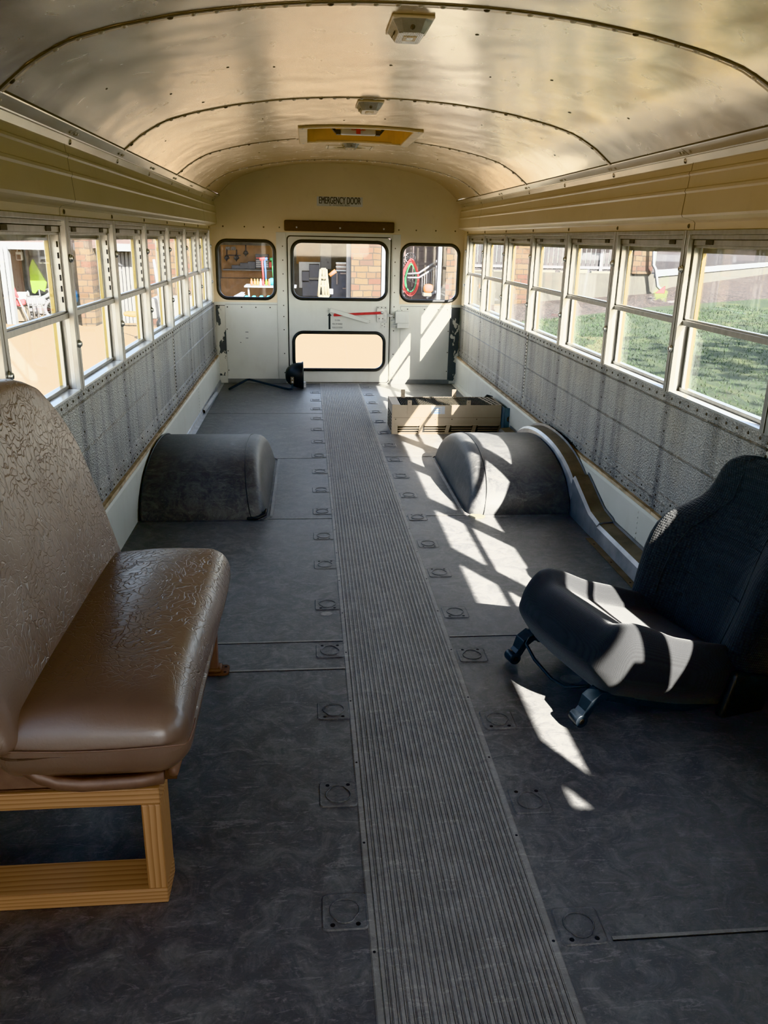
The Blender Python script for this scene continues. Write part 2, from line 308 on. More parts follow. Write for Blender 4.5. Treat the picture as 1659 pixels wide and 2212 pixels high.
# ------------------------------------------------------------------ mesh builder
class MB:
    def __init__(s): s.v = []; s.f = []; s.mi = []; s.cur = 0; s.sm = []; s.smooth = False
    def add(s, vs, fs):
        b = len(s.v); s.v += [tuple(v) for v in vs]
        for f in fs: s.f.append([b+i for i in f]); s.mi.append(s.cur); s.sm.append(s.smooth)
        return s
    def m(s, i, smooth=None):
        s.cur = i
        if smooth is not None: s.smooth = smooth
        return s
    def box(s, x0, x1, y0, y1, z0, z1):
        vs = [(x, y, z) for z in (z0, z1) for y in (y0, y1) for x in (x0, x1)]
        return s.add(vs, [(0, 2, 3, 1), (4, 5, 7, 6), (0, 1, 5, 4), (2, 6, 7, 3), (0, 4, 6, 2), (1, 3, 7, 5)])
    def obox(s, c, sx, sy, sz, R):
        R = R.to_3x3(); c = Vector(c)
        vs = [c + R @ Vector((x*sx/2, y*sy/2, z*sz/2)) for z in (-1, 1) for y in (-1, 1) for x in (-1, 1)]
        return s.add(vs, [(0, 2, 3, 1), (4, 5, 7, 6), (0, 1, 5, 4), (2, 6, 7, 3), (0, 4, 6, 2), (1, 3, 7, 5)])
    def bar(s, a, b, w, h, up=(0, 0, 1)):
        a = Vector(a); b = Vector(b); d = (b-a).normalized(); u = Vector(up)
        l = d.cross(u).normalized(); u = l.cross(d).normalized()
        R = Matrix((d, l, u)).transposed()
        return s.obox((a+b)/2, (b-a).length, w, h, R)
    def quad(s, *p): return s.add(p, [tuple(range(len(p)))])
    def tube(s, path, r, n=10, cap=True, closed=False):
        P = [Vector(p) for p in path]; rings = []; m = len(P)
        rr = r if isinstance(r, (list, tuple)) else [r]*m
        prev = None
        for i, p in enumerate(P):
            if closed: d = (P[(i+1) % m]-P[i-1]).normalized()
            else: d = ((P[min(i+1, m-1)]-p).normalized() + (p-P[max(i-1, 0)]).normalized()).normalized()
            if prev is None:
                a = Vector((0, 0, 1)) if abs(d.z) < .9 else Vector((1, 0, 0))
                u = (a - d*a.dot(d)).normalized()
            else: u = (prev - d*prev.dot(d)).normalized()
            prev = u; w = d.cross(u)
            rings.append([p + (u*math.cos(2*PI*k/n) + w*math.sin(2*PI*k/n))*rr[i] for k in range(n)])
        s.loft(rings, True, closed, cap and not closed); return s
    def loft(s, rings, ring_closed=True, path_closed=False, cap=False):
        n = len(rings[0]); m = len(rings); vs = [p for r in rings for p in r]; fs = []
        for i in range(m if path_closed else m-1):
            for k in range(n if ring_closed else n-1):
                a = i*n+k; b = i*n+(k+1) % n; c = ((i+1) % m)*n+(k+1) % n; d = ((i+1) % m)*n+k
                fs.append((a, b, c, d))
        if cap: fs.append(tuple(range(n-1, -1, -1))); fs.append(tuple((m-1)*n+k for k in range(n)))
        return s.add(vs, fs)
    def cyl(s, a, b, r, n=16): return s.tube([a, b], r, n)
    def dome(s, c, nrm, r, h=None, n=8, rings=2):
        c = Vector(c); d = Vector(nrm).normalized(); h = h or r*.6
        a = Vector((0, 0, 1)) if abs(d.z) < .9 else Vector((1, 0, 0))
        u = (a-d*a.dot(d)).normalized(); w = d.cross(u); R = []
        for i in range(rings):
            t = i/rings*PI/2
            R.append([c + d*h*math.sin(t) + (u*math.cos(2*PI*k/n)+w*math.sin(2*PI*k/n))*r*math.cos(t) for k in range(n)])
        b = len(R)*n; vs = [p for q in R for p in q] + [c+d*h]; fs = []
        for i in range(rings-1):
            for k in range(n): fs.append((i*n+k, i*n+(k+1) % n, (i+1)*n+(k+1) % n, (i+1)*n+k))
        for k in range(n): fs.append(((rings-1)*n+k, (rings-1)*n+(k+1) % n, b))
        return s.add(vs, fs)
    def prism(s, prof, y0, y1, axis='y', closed=True):
        mk = {'y': lambda a, b, t: (a, t, b), 'x': lambda a, b, t: (t, a, b), 'z': lambda a, b, t: (a, b, t)}[axis]
        n = len(prof); vs = [mk(a, b, y0) for a, b in prof]+[mk(a, b, y1) for a, b in prof]; fs = []
        for k in range(n if closed else n-1): fs.append((k, (k+1) % n, n+(k+1) % n, n+k))
        if closed: fs.append(tuple(range(n-1, -1, -1))); fs.append(tuple(range(n, 2*n)))
        return s.add(vs, fs)
    def rbox(s, c, sx, sy, sz, r, n=8, fn=None, R=None, r3=None):
        """rounded box: cube grid pushed to radius r; fn deforms in local coords"""
        c = Vector(c); hx, hy, hz = sx/2, sy/2, sz/2
        key = {}; vs = []; fs = []
        def V(p):
            k = tuple(round(x, 5) for x in p)
            if k in key: return key[k]
            q = Vector((p[0]*hx, p[1]*hy, p[2]*hz))
            inner = Vector((max(-hx+r, min(hx-r, q.x)), max(-hy+r, min(hy-r, q.y)), max(-hz+r, min(hz-r, q.z))))
            d = q-inner
            if d.length > 1e-9: q = inner + d.normalized()*r
            if fn: q = Vector(fn(q))
            if R is not None: q = R @ q
            key[k] = len(vs); vs.append(c+q); return key[k]
        def g(i, h):  # denser sampling near the rounded edges
            t = -1+2*i/n; a = min(.9, r/h)
            nr = max(2, n//4)
            if i <= nr: return -1 + a*(i/nr)
            if i >= n-nr: return 1 - a*((n-i)/nr)
            return -1+a + (2-2*a)*(i-nr)/(n-2*nr)
        for ax in range(3):
            for sg in (-1, 1):
                h = [hx, hy, hz]; o = [k for k in range(3) if k != ax]
                for i in range(n):
                    for j in range(n):
                        q = []
                        for (a, b) in ((i, j), (i+1, j), (i+1, j+1), (i, j+1)):
                            p = [0, 0, 0]; p[ax] = sg; p[o[0]] = g(a, h[o[0]]); p[o[1]] = g(b, h[o[1]]); q.append(V(p))
                        if (sg < 0) != (ax == 1): q = q[::-1]
                        fs.append(tuple(q))
        return s.add(vs, fs)
    def build(s, name, mats, parent=None, bevel=0, xf=None):
        me = bpy.data.meshes.new(name)
        vs = s.v if xf is None else [tuple(xf @ Vector(v)) for v in s.v]
        me.from_pydata(vs, [], s.f)
        if not isinstance(mats, (list, tuple)): mats = [mats]
        for m_ in mats: me.materials.append(m_ if not isinstance(m_, str) else M[m_])
        me.polygons.foreach_set('material_index', s.mi)
        me.polygons.foreach_set('use_smooth', s.sm); me.update()
        o = bpy.data.objects.new(name, me); C.objects.link(o)
        if bevel:
            b = o.modifiers.new('b', 'BEVEL'); b.width = bevel; b.segments = 2; b.limit_method = 'ANGLE'
        if parent is not None: par(o, parent)
        return o

LOCAL = False
def par(o, parent):
    o.parent = parent
    if not LOCAL:
        o.matrix_parent_inverse = world_of(parent).inverted()
def world_of(p):
    m = p.matrix_basis.copy()
    if p.parent: m = world_of(p.parent) @ p.matrix_parent_inverse @ m
    return m
def tag(o, label=None, cat=None, group=None, kind=None):
    if label: o['label'] = label
    if cat: o['category'] = cat
    if group: o['group'] = group
    if kind: o['kind'] = kind
    return o
def thing(name, label, cat, loc=(0, 0, 0), group=None, rz=0):
    o = bpy.data.objects.new(name, None); C.objects.link(o); o.location = loc; o.rotation_euler = (0, 0, rz)
    o.empty_display_size = .05
    return tag(o, label, cat, group)
def struct(name, loc=(0, 0, 0), label=None, cat=None):
    o = bpy.data.objects.new(name, None); C.objects.link(o); o.location = loc; o.empty_display_size = .05
    return tag(o, label, cat, None, 'structure')
def copy_tree(o, parent=None):
    c = o.copy(); C.objects.link(c)
    if parent is not None: c.parent = parent
    for ch in [q for q in bpy.data.objects if q.parent == o]: copy_tree(ch, c)
    return c

def text_mesh(name, body, size, loc, rot, mat, parent, sx=1, thick=.0008, align='CENTER'):
    cu = bpy.data.curves.new(name, 'FONT'); cu.body = body; cu.size = size; cu.align_x = align; cu.align_y = 'CENTER'
    cu.extrude = thick
    if sx != 1 and sx < .8: cu.offset = .0
    o = bpy.data.objects.new(name, cu); C.objects.link(o)
    dg = bpy.context.evaluated_depsgraph_get(); me = bpy.data.meshes.new_from_object(o.evaluated_get(dg))
    bpy.data.objects.remove(o)
    Mx = Matrix.Translation(loc) @ rot @ Matrix.Diagonal((sx, 1, 1, 1))
    me.transform(Mx); me.materials.clear(); me.materials.append(M[mat])
    ob = bpy.data.objects.new(name, me); C.objects.link(ob)
    if parent: par(ob, parent)
    return ob

def plate_with_holes(name, outer, holes, y0, thick, mat, parent):
    """flat plate in the XZ plane with holes, built from a filled 2D curve"""
    cu = bpy.data.curves.new(name, 'CURVE'); cu.dimensions = '2D'; cu.fill_mode = 'BOTH'; cu.extrude = thick/2
    for loop in [outer]+holes:
        sp = cu.splines.new('POLY'); sp.points.add(len(loop)-1); sp.use_cyclic_u = True
        for p, (x, z) in zip(sp.points, loop): p.co = (x, z, 0, 1)
    o = bpy.data.objects.new(name, cu); C.objects.link(o)
    dg = bpy.context.evaluated_depsgraph_get(); me = bpy.data.meshes.new_from_object(o.evaluated_get(dg)); bpy.data.objects.remove(o)
    me.transform(Matrix.Translation((0, y0+thick/2, 0)) @ Matrix.Rotation(PI/2, 4, 'X'))
    me.materials.clear(); me.materials.append(M[mat])
    ob = bpy.data.objects.new(name, me); C.objects.link(ob)
    if parent: par(ob, parent)
    return ob
def rrect(x0, x1, z0, z1, r, n=8):
    P = []
    for cx, cz, a0 in ((x1-r, z1-r, 0), (x0+r, z1-r, 90), (x0+r, z0+r, 180), (x1-r, z0+r, 270)):
        for k in range(n+1):
            a = math.radians(a0+90*k/n); P.append((cx+r*math.cos(a), cz+r*math.sin(a)))
    return P

# ------------------------------------------------------------------ ceiling profile
CP = [(0, 1.887), (.2, 1.883), (.4, 1.868), (.6, 1.841), (.76, 1.808), (.88, 1.772), (.98, 1.718), (1.06, 1.655)]
def cz(x, y=0):
    a = abs(x)
    for (x0, z0), (x1, z1) in zip(CP, CP[1:]):
        if a <= x1 or x1 == 1.06:
            t = min(1, (a-x0)/(x1-x0)); i = CP.index((x0, z0))
            # catmull-rom
            pm = CP[i-1][1] if i > 0 else CP[1][1]; pn = CP[i+2][1] if i+2 < len(CP) else 2*z1-z0-.004
            z = .5*((2*z0)+(-pm+z1)*t+(2*pm-5*z0+4*z1-pn)*t*t+(-pm+3*z0-3*z1+pn)*t**3); break
    k = max(0, min(1, (y-6.66)/1.04)); k = k*k*(3-2*k)
    return z + .056*k*max(0, 1-(a/1.12)**4)
def cn(x, y=0):  # inward (down) normal
    e = .01; d = (cz(x+e, y)-cz(x-e, y))/(2*e); return Vector((d, 0, -1)).normalized()

def build_ceiling():
    root = struct('ceiling')
    b = MB().m(0, True); N = 56
    ys = [YF, -1.5, -.6, .2, .9, 1.6, 2.33, 3.05, 3.79, 4.3, 4.72, 5.38, 5.8, 6.2, 6.66, 6.9, 7.15, 7.4, YR]
    xs = sorted(set([round(-1.06+2.12*i/N, 5) for i in range(N+1)]+[-.30, .30]))
    idx = {}; vs = []; fs = []
    for j, y in enumerate(ys):
        for i, x in enumerate(xs): idx[i, j] = len(vs); vs.append((x, y, cz(x, y)))
    for j in range(len(ys)-1):
        for i in range(len(xs)-1):
            if ys[j] >= 4.72 and ys[j+1] <= 5.38 and xs[i] >= -.3001 and xs[i+1] <= .3001: continue
            fs.append((idx[i, j], idx[i+1, j], idx[i+1, j+1], idx[i, j+1]))
    b.add(vs, fs); b.build('ceiling_sheet', 'ceil', root)
    # outer roof skin and cavity closure
    b = MB().m(0, True); R = []
    for y in (YF, YR+.06):
        R.append([(1.24*math.cos(PI*k/24), y, 1.42+.58*math.sin(PI*k/24)**.8) for k in range(25)])
    # leave the roof hatch opening covered by its own lid
    b.loft(R, False); b.build('outer_roof', 'skin_out', root)
    # seams: overlapping sheet edge, dark line and rivets
    for y in (-1.28, .15, 2.33, 3.79, 5.24, 6.66):
        b = MB().m(0, True); xs2 = [-1.06+2.12*i/60 for i in range(61)]
        hid = (lambda x: abs(x) < .335) if abs(y-5.24) < .1 else (lambda x: False)
        segs = [xs2] if y != 5.24 else [[x for x in xs2 if x < -.33], [x for x in xs2 if x > .33]]
        for xx in segs:
            R = []
            for x in xx:
                z = cz(x, y); n = cn(x, y)
                R.append([Vector((x, y-.012, z+.0005)), Vector((x, y-.012, z))+n*.003, Vector((x, y+.018, z))+n*.003, Vector((x, y+.018, z+.0005))])
            b.m(0, True).loft(R, False)
            R = []
            for x in xx:
                z = cz(x, y); n = cn(x, y)
                R.append([Vector((x, y-.0145, z))+n*.0008, Vector((x, y-.0115, z))+n*.0034])
            b.m(1, False).loft(R, False)
        nr = 36
        for i in range(nr+1):
            x = -1.03+2.06*i/nr
            if hid(x): continue
            n = cn(x, y); p = Vector((x, y+.004, cz(x, y)))+n*.003
            b.m(2 if i % 7 else 3, True).dome(p, n, .0088, .0045, 10, 2)
        b.build('sheet_seam', ['ceil', 'seamline', 'rivet_c', 'rivet'], root)
    # stray screw holes
    b = MB().m(0)
    for x, y in ((-.55, 3.03), (-.40, 3.10), (.0, 3.10), (.36, 3.15), (.55, 3.03), (-.78, 3.3), (-.92, 2.9), (.9, 3.2), (-.5, 4.3), (.1, 4.4), (.55, 4.2), (-.95, 4.2),
                 (.95, 4.3), (-.6, 5.8), (.6, 5.9), (-.1, 4.5), (-.7, 3.6), (.75, 3.45), (.2, 2.6)):
        n = cn(x, y); b.dome(Vector((x, y, cz(x, y)))+n*.0002, n, random.uniform(.004, .008), .002, 8, 2)
    b.build('screw_hole', 'rivet', root)
    return root
build_ceiling()

# ------------------------------------------------------------------ side walls
QZ0, QZ1 = .262, .757
def side_wall(sg, name):
    root = struct(name); X = lambda x: sg*x
    flip = sg < 0
    def P(b, prof, y0, y1, closed=False):
        pr = [(X(x), z) for x, z in prof]
        b.prism(pr, y0, y1, 'y', closed)
    # kick panel with side rail and rivets
    b = MB().m(0); P(b, [(1.125, -.01), (1.122, .235), (1.126, .248), (1.150, .252)], YF, YR)
    b.build('kick_panel', 'white', root)
    b = MB().m(0, True)
    for y in [PIL[0]+S*2*k+.06 for k in range(-1, 6)]:
        for k in range(9): b.dome((X(1.122), y, .03+.024*k), (-sg, 0, 0), .006, .004, 8, 2)
    b.build('kick_rivets', 'white', root)
    # dusty ledge
    b = MB().m(0)
    rr = random.Random(5+sg); y = YF
    while y < YR-.05:
        y2 = min(YR, y+rr.uniform(.5, 1.1)); w = rr.uniform(-.002, .003)
        b.box(min(X(1.1285), X(1.152)), max(X(1.1285), X(1.152)), y, y2-.004, .248, .262+w); y = y2
    b.build('ledge', 'ledge', root)
    # embossed panel, ridges
    prof = [(1.146, QZ0-.012), (1.146, .300), (1.141, .303), (1.141, .309), (1.148, .313), (1.150, .340), (1.1435, .345), (1.150, .350),
            (1.150, .523), (1.1435, .528), (1.150, .533), (1.150, .708), (1.1435, .713), (1.150, .718), (1.150, QZ1+.004)]
    for (y0, y1) in ((YF, 2.35), (2.35, 5.285), (5.285, YR)):
        b = MB().m(0); P(b, prof, y0, y1-.003)
        # overlapping end flange
        b.m(1); b.box(min(X(1.147), X(1.1495)), max(X(1.147), X(1.1495)), y1-.022, y1-.003, .315, .755)
        b.build('embossed_panel', ['emboss', 'ridge'], root)
    b = MB().m(0, True)
    y = .12
    while y < YR-.03:
        b.dome((X(1.1495), y, .738), (-sg, 0, 0), .0058, .004, 8, 2)
        if y > .5: b.dome((X(1.1455), y+.02, .282), (-sg, 0, 0), .005, .004, 6, 2)
        y += .0735
    y = .15
    while y < YR-.03: b.dome((X(1.149), y, .327), (-sg, 0, 0), .005, .004, 6, 2); y += .147
    for y in (2.345, 5.275):
        for k in range(20): b.dome((X(1.147), y, .325+.0215*k), (-sg, 0, 0), .0058, .004, 8, 2)
    for y in PIL:
        for z in (.675, .60, .45, .385): b.dome((X(1.1495), y-.02, z), (-sg, 0, 0), .005, .003, 6, 2)
    b.build('panel_rivets', 'rivet', root)
    # cove panel above the windows
    cp = [(1.156, 1.373), (1.150, 1.376), (1.149, 1.400), (1.142, 1.407), (1.098, 1.418), (1.093, 1.426), (1.094, 1.440), (1.099, 1.500), (1.094, 1.507), (1.096, 1.516), (1.103, 1.520),
          (1.106, 1.560), (1.101, 1.566), (1.103, 1.574), (1.109, 1.578), (1.112, 1.606)]
    for (y0, y1) in ((YF, 2.27), (2.27, 3.07), (3.07, 6.80), (6.80, YR)):
        b = MB().m(0, False)
        P(b, cp, y0, y1-.004); b.build('cove_panel', 'cream', root)
    b = MB().m(0)
    for y in (2.268, 3.068, 6.798):
        P(b, [(x-.0005, z) for x, z in cp[1:]], y-.0035, y+.0005)
    for y in [p for p in PIL if p > 3.5 and p < 6.5]:
        b.m(1); P(b, [(x-.0004, z) for x, z in cp[4:]], y-.03, y-.0285)
    b.build('cove_joint', ['seamline', 'cream'], root)
    # light shadow backing behind everything + outer skin
    b = MB().m(0); b.box(min(X(1.16), X(1.235)), max(X(1.16), X(1.235)), YF, YR+.06, -.55, .752); b.build('outer_panel', 'skin_out', root)
    b = MB().m(0); b.box(min(X(1.158), X(1.215)), max(X(1.158), X(1.215)), YF, YR+.06, 1.376, 1.66); b.box(min(X(1.205), X(1.222)), max(X(1.205), X(1.222)), YF, YR+.06, 1.292, 1.376); b.build('outer_header', 'alum', root)  # second box: low lip shaped to trim the sun patches at the window top
    # rails
    b = MB().m(0)
    P(b, [(1.056, 1.660), (1.062, 1.652), (1.094, 1.632), (1.096, 1.628)], YF, YR, False)
    P(b, [(1.096, 1.629), (1.104, 1.627), (1.112, 1.604), (1.111, 1.600)], YF, YR, False)
    b.m(1); P(b, [(1.0935, 1.6325), (1.0975, 1.6275)], YF, YR, False)
    b.m(1); P(b, [(1.0545, 1.659), (1.0585, 1.6545)], YF, YR, False)
    for y in (.12, 1.59, 3.07, 6.80): b.m(1); P(b, [(1.0605, 1.652), (1.0935, 1.6315)], y-.0015, y+.0015)
    b.m(2, True)
    for y in [p-.04 for p in PIL]:
        n = Vector((-sg*.5, 0, -.86))
        for dy in (-.035, .02, .045): b.dome((X(1.080), y+dy, 1.6395), n, .0075, .004, 8, 2)
        b.dome((X(1.107), y+.05, 1.6175), Vector((-sg*.9, 0, -.3)), .0085, .005, 8, 2)
    b.build('ceiling_rail', ['rail', 'seamline', 'rivet_c'], root)
    b = MB().m(0, True)
    for y in PIL: b.dome((X(1.149), y, 1.389), (-sg, 0, 0), .009, .005, 10, 2); b.m(0)
    for y in [p+.012 for p in PIL]: b.dome((X(1.108), y, 1.614), (-sg, 0, -.3), .008, .005, 8, 2)
    b.build('cove_screws', 'rivet', root)
    # floor to wall trim angle
    b = MB().m(0); P(b, [(1.124, .035), (1.119, .033), (1.112, .006), (1.085, .0015)], 5.1 if sg < 0 else 5.95, YR-.03); b.build('floor_angle', 'white' if sg > 0 else 'galv', root)
    return root
side_wall(-1, 'wall_left'); side_wall(1, 'wall_right')

# ------------------------------------------------------------------ windows
def window_proto():
    """x: 0 inner wall face, + outward;  y: 0..S;  z absolute"""
    global LOCAL
    LOCAL = True
    r = struct('window_1')
    b = MB().m(0)
    Z0, Z1 = .757, 1.374
    for a, c in ((.004, .027), (S-.027, S-.004)):
        b.box(-.007, .012, a, c, Z0, Z1)
    for a, c in ((.004, .010), (S-.010, S-.004)): b.box(.012, .070, a, c, Z0, Z1)
    # stepped reveals
    b.m(1)
    for a, c in ((.010, .018), (S-.018, S-.010)): b.box(.012, .030, a, c, Z0, Z1-.016)
    for a, c in ((.010, .026), (S-.026, S-.010)): b.box(.052, .068, a, c, Z0, Z1-.016)
    b.m(0)
    b.box(-.007, .012, .027, S-.027, Z1-.016, Z1)
    b.box(.004, .060, .018, S-.018, Z1-.032, Z1-.0165)
    b.m(1); b.box(-.004, .068, .027, S-.027, Z0-.001, Z0+.008); b.m(0); b.box(.040, .066, .018, S-.018, Z0+.008, Z0+.022)
    b.build('window_frame', ['alum', 'alum_w'], r, .0015)
    b = MB().m(0)
    for a, c in ((.026, .034), (S-.034, S-.026)): b.box(.055, .068, a, c, Z0+.01, Z1-.03)
    b.build('outer_stile', 'yellow', r)
    # upper sash
    b = MB().m(0)
    b.box(.014, .034, .020, S-.020, 1.320, 1.340); b.box(.018, .032, .024, S-.024, 1.311, 1.320)
    b.box(.012, .036, .018, S-.018, 1.023, 1.043); b.box(.018, .034, .020, S-.020, 1.043, 1.050)
    for a, c in ((.020, .034), (S-.034, S-.020)): b.box(.018, .034, a, c, 1.043, 1.320)
    sash = b.build('upper_sash', 'alum', r, .0012)
    b = MB().m(0).box(.013, .034, .022, S-.022, 1.3402, 1.3415)
    for k in range(6):
        for yy in (.0355,): b.box(.0215, .0265, yy-.002, yy+.0015, 1.08+.038*k, 1.10+.038*k)
    b.build('sash_seal', 'dark', sash)
    b = MB().m(0).box(.025, .028, .030, S-.030, 1.045, 1.315); b.build('pane', 'glass', sash)
    for yy in (.13, S-.13-.055):
        b = MB().m(0); b.box(.0105, .020, yy, yy+.055, 1.3225, 1.3385); b.build('latch', 'latch_black', sash, .001)
    # lower light
    b = MB().m(0)
    for a, c in ((.026, .036), (S-.036, S-.026)): b.box(.044, .056, a, c, Z0+.02, 1.03)
    b.build('lower_sash', 'alum_w', r)
    b = MB().m(0).box(.048, .051, .030, S-.030, Z0+.018, 1.034); b.build('pane', 'glass', r)
    LOCAL = False
    return r
def post_proto():
    global LOCAL
    LOCAL = True
    t = struct('trim_1')
    b = MB().m(1).box(.0, .066, -.0045, .0045, .757, 1.374); b.m(0); b.box(.066, .074, -.022, .022, .745, 1.38)
    b.build('post_core', ['alum', 'dark'], t)
    for z in (1.232, .929):
        b = MB().m(0, True); b.tube([(-.007, 0, z), (-.012, 0, z)], .0145, 20); b.tube([(-.012, 0, z), (-.018, 0, z)], [.012, .009], 20); b.m(1).dome((-.018, 0, z), (-1, 0, 0), .005, .002, 8)
        b.build('screw_washer', ['chrome', 'rivet'], t)
    LOCAL = False
    return t
WP = window_proto(); PP = post_proto(); nw = 0; npst = 0
for sg in (1, -1):
    PL = [PIL[0]-S]+PIL
    for i, y in enumerate(PL[:-1]):
        o = WP if nw == 0 else copy_tree(WP); nw += 1
        o.name = 'window_%d' % nw
        if sg > 0: o.location = (1.15, y, 0)
        else: o.location = (-1.15, y+S, 0); o.rotation_euler = (0, 0, PI)
    for i, y in enumerate(PL):
        o = PP if npst == 0 else copy_tree(PP); npst += 1
        o.name = 'trim_%d' % npst
        o.location = (sg*1.15, y, 0)
        if sg < 0: o.rotation_euler = (0, 0, PI)
# fill behind the last post and in front of the first
for sg, nm in ((1, 'right'), (-1, 'left')):
    t = struct('trim_%d' % (60 if sg > 0 else 61)); b = MB().m(0)
    xa, xb = sorted((sg*1.145, sg*1.22))
    b.box(xa, xb, PIL[-1]+.005, YR+.01, .745, 1.38); b.box(xa, xb, YF, PIL[0]-S-.03, .745, 1.38)
    b.build('solid_wall_fill', 'cream', t)

MP = struct('trim_70', (.75, .39, 0))  # unseen panel and tube, added to cut the sun off the near floor
b = MB().m(0); b.box(.34, 1.12, .38, .405, .12, .90); b.build('sun_blocker_panel', 'cream', MP, .004)
b = MB().m(0, True); b.tube([(.34, .392, .02), (.34, .392, .90), (1.12, .392, .90)], .014, 10); b.build('sun_blocker_tube', 'alum', MP)

SC_ = struct('trim_71', (1.08, 0, .6))  # unseen box, added to block sun through the lower halves of the front windows
b = MB().m(0); b.box(1.10, 1.138, -1.0, .885, .30, 1.0); b.build('sun_blocker_box', 'cream', SC_, .004)

# ------------------------------------------------------------------ rear wall and door
WB = struct('wall_back', (0, YR, 0))
WINS = {'l': (-1.118, -.577, .764, 1.295), 'r': (.560, 1.118, .761, 1.292)}
DW = {'u': (-.444, .450, .769, 1.301), 'd': (-.441, .438, .117, .492)}
def hole(t, m=.022): return rrect(t[0]+m, t[1]-m, t[2]+m, t[3]-m, .085)
arc = [(x, cz(x, YR)) for x in [1.06-2.12*i/40 for i in range(41)]]
outer = [(-1.20, -.02), (1.20, -.02), (1.20, 1.40), (1.116, 1.60), (1.11, 1.63), (1.09, 1.66)]+[(x, z+.01) for x, z in arc]+[(-1.09, 1.66), (-1.11, 1.63), (-1.116, 1.60), (-1.20, 1.40)]
door_o = rrect(-.478, .478, .004, 1.335, .03, 4)
plate_with_holes('back_panel', outer, [hole(WINS['l']), hole(WINS['r']), door_o], YR, .05, 'white', WB)
# upper cream panel laid over
up = [(-1.155, 1.385), (-.50, 1.378), (-.50, 1.36), (.50, 1.36), (.50, 1.372), (1.155, 1.370), (1.116, 1.60), (1.11, 1.63), (1.09, 1.66)]+[(x, z+.005) for x, z in arc]+[(-1.09, 1.66), (-1.11, 1.63), (-1.116, 1.60)]
plate_with_holes('upper_panel', up, [], YR-.004, .004, 'cream', WB)
# raised outline rectangle in the upper panel
b = MB().m(0)
for x0, x1, z0, z1 in ((.52, .86, 1.42, 1.425), (.86, .864, 1.42, 1.70), (.50, .503, 1.45, 1.80), (-.70, -.50, 1.437, 1.44)): b.box(x0, x1, YR-.0055, YR-.003, z0, z1)
b.build('panel_seam', 'cream', WB)
# cream window-band panels and door pillars
for nm, (x0, x1), w in (('l', (-1.15, -.487), WINS['l']), ('r', (.487, 1.15), WINS['r'])):
    plate_with_holes('window_panel', [(x0, .745), (x1, .745), (x1, 1.383), (x0, 1.383)], [hole(w, .02)], YR-.003, .003, 'cream' , WB)
for x0, x1 in ((-1.05, -.575), (.575, 1.045)):
    b = MB().m(0).box(x0, x1, YR-.005, YR, .04, .725); b.m(1); b.box(x0, x1, YR-.0055, YR-.001, .723, .7255)
    b.build('lower_panel', ['white', 'grey_ink'], WB, .001)
b = MB().m(0)
b.box(-.572, -.487, YR-.007, YR, .02, 1.36); b.box(.487, .560, YR-.007, YR, .02, 1.36); b.build('door_pillar', 'white', WB, .0015)
b = MB().m(0); b.box(-.555, -.548, YR-.010, YR-.004, .06, .93); b.build('pillar_bead', 'white', WB)
b = MB().m(0).box(1.045, 1.14, YR-.009, YR-.002, .03, .715); b.m(1).box(1.045, 1.14, YR-.010, YR-.002, .715, .719); b.build('peeling_strip', ['chip_r', 'dark'], WB)
b = MB().m(0).box(-1.135, -1.052, YR-.009, YR-.002, .07, .712); b.m(1).box(-1.135, -1.052, YR-.010, YR-.002, .712, .716); b.build('peeling_strip', ['chip_l', 'dark'], WB)
b = MB().m(0).box(-1.05, -.50, YR-.012, YR, -.002, .042); b.box(.495, 1.06, YR-.012, YR, -.002, .040); b.build('kick_strip', 'pvc_d', WB)
b = MB().m(0, True)
for x in (-1.03, -.90, -.77, -.64): b.dome((x, YR-.005, .700), (0, -1, 0), .006, .004, 8)
for x in (.64, .80, .93, 1.02): b.dome((x, YR-.005, .700), (0, -1, 0), .006, .004, 8)
for x in (-1.04, -.85, -.68, -.54, .54, .70, .88, 1.06): b.dome((x, YR-.004, 1.400), (0, -1, 0), .007, .004, 8)
for z in (.10, .28, .50, .62, .72, .85, 1.0, 1.12, 1.24):
    for x in (-.515, .512): b.dome((x, YR-.007, z), (0, -1, 0), .0055, .003, 8)
for z in (.12, .3, .5): b.dome((-1.04, YR-.005, z), (0, -1, 0), .005, .003, 8); b.dome((1.035, YR-.005, z), (0, -1, 0), .005, .003, 8)
b.build('wall_rivets', 'rivet', WB)
b = MB().m(0)
for c, r in (((-.86, .42), .012), ((-.86, .475), .014), ((-.92, .38), .006), ((.83, .30), .01)):
    b.box(c[0]-r, c[0]+r, YR-.0056, YR-.005, c[1]-.003, c[1]+.002)
b.build('paint_scratch', 'grey_ink', WB)
def gasket(parent, t, y, mat='black', glass='glass_r'):
    b = MB().m(0, True)
    path = [(x, y, z) for x, z in rrect(t[0]+.014, t[1]-.014, t[2]+.014, t[3]-.014, .088)]
    b.tube(path, .0155, 8, closed=True)
    g = b.build('gasket', mat, parent)
    loop = hole(t, .012); bb = MB().m(0); bb.prism(loop, y+.006, y+.010, 'y')
    bb.build('pane', glass, parent)
i = 60
for k in ('l', 'r'):
    i += 1; w = struct('window_%d' % i, ((WINS[k][0]+WINS[k][1])/2, YR, WINS[k][2])); gasket(w, WINS[k], YR-.004)
bpy.context.view_layer.update()
D = struct('door_1', (-.478, YR, 0))
plate_with_holes('door_panel', rrect(-.468, .468, .012, 1.326, .03, 4), [hole(DW['u']), hole(DW['d'])], YR-.006, .045, 'white', D)
for k in ('u', 'd'): gasket(D, DW[k], YR-.010, 'black', 'glass_r' if k == 'u' else 'glass')
b = MB().m(0); b.prism(rrect(-.472, .472, .006, 1.331, .03, 4), YR+.03, YR+.040, 'y') if False else None
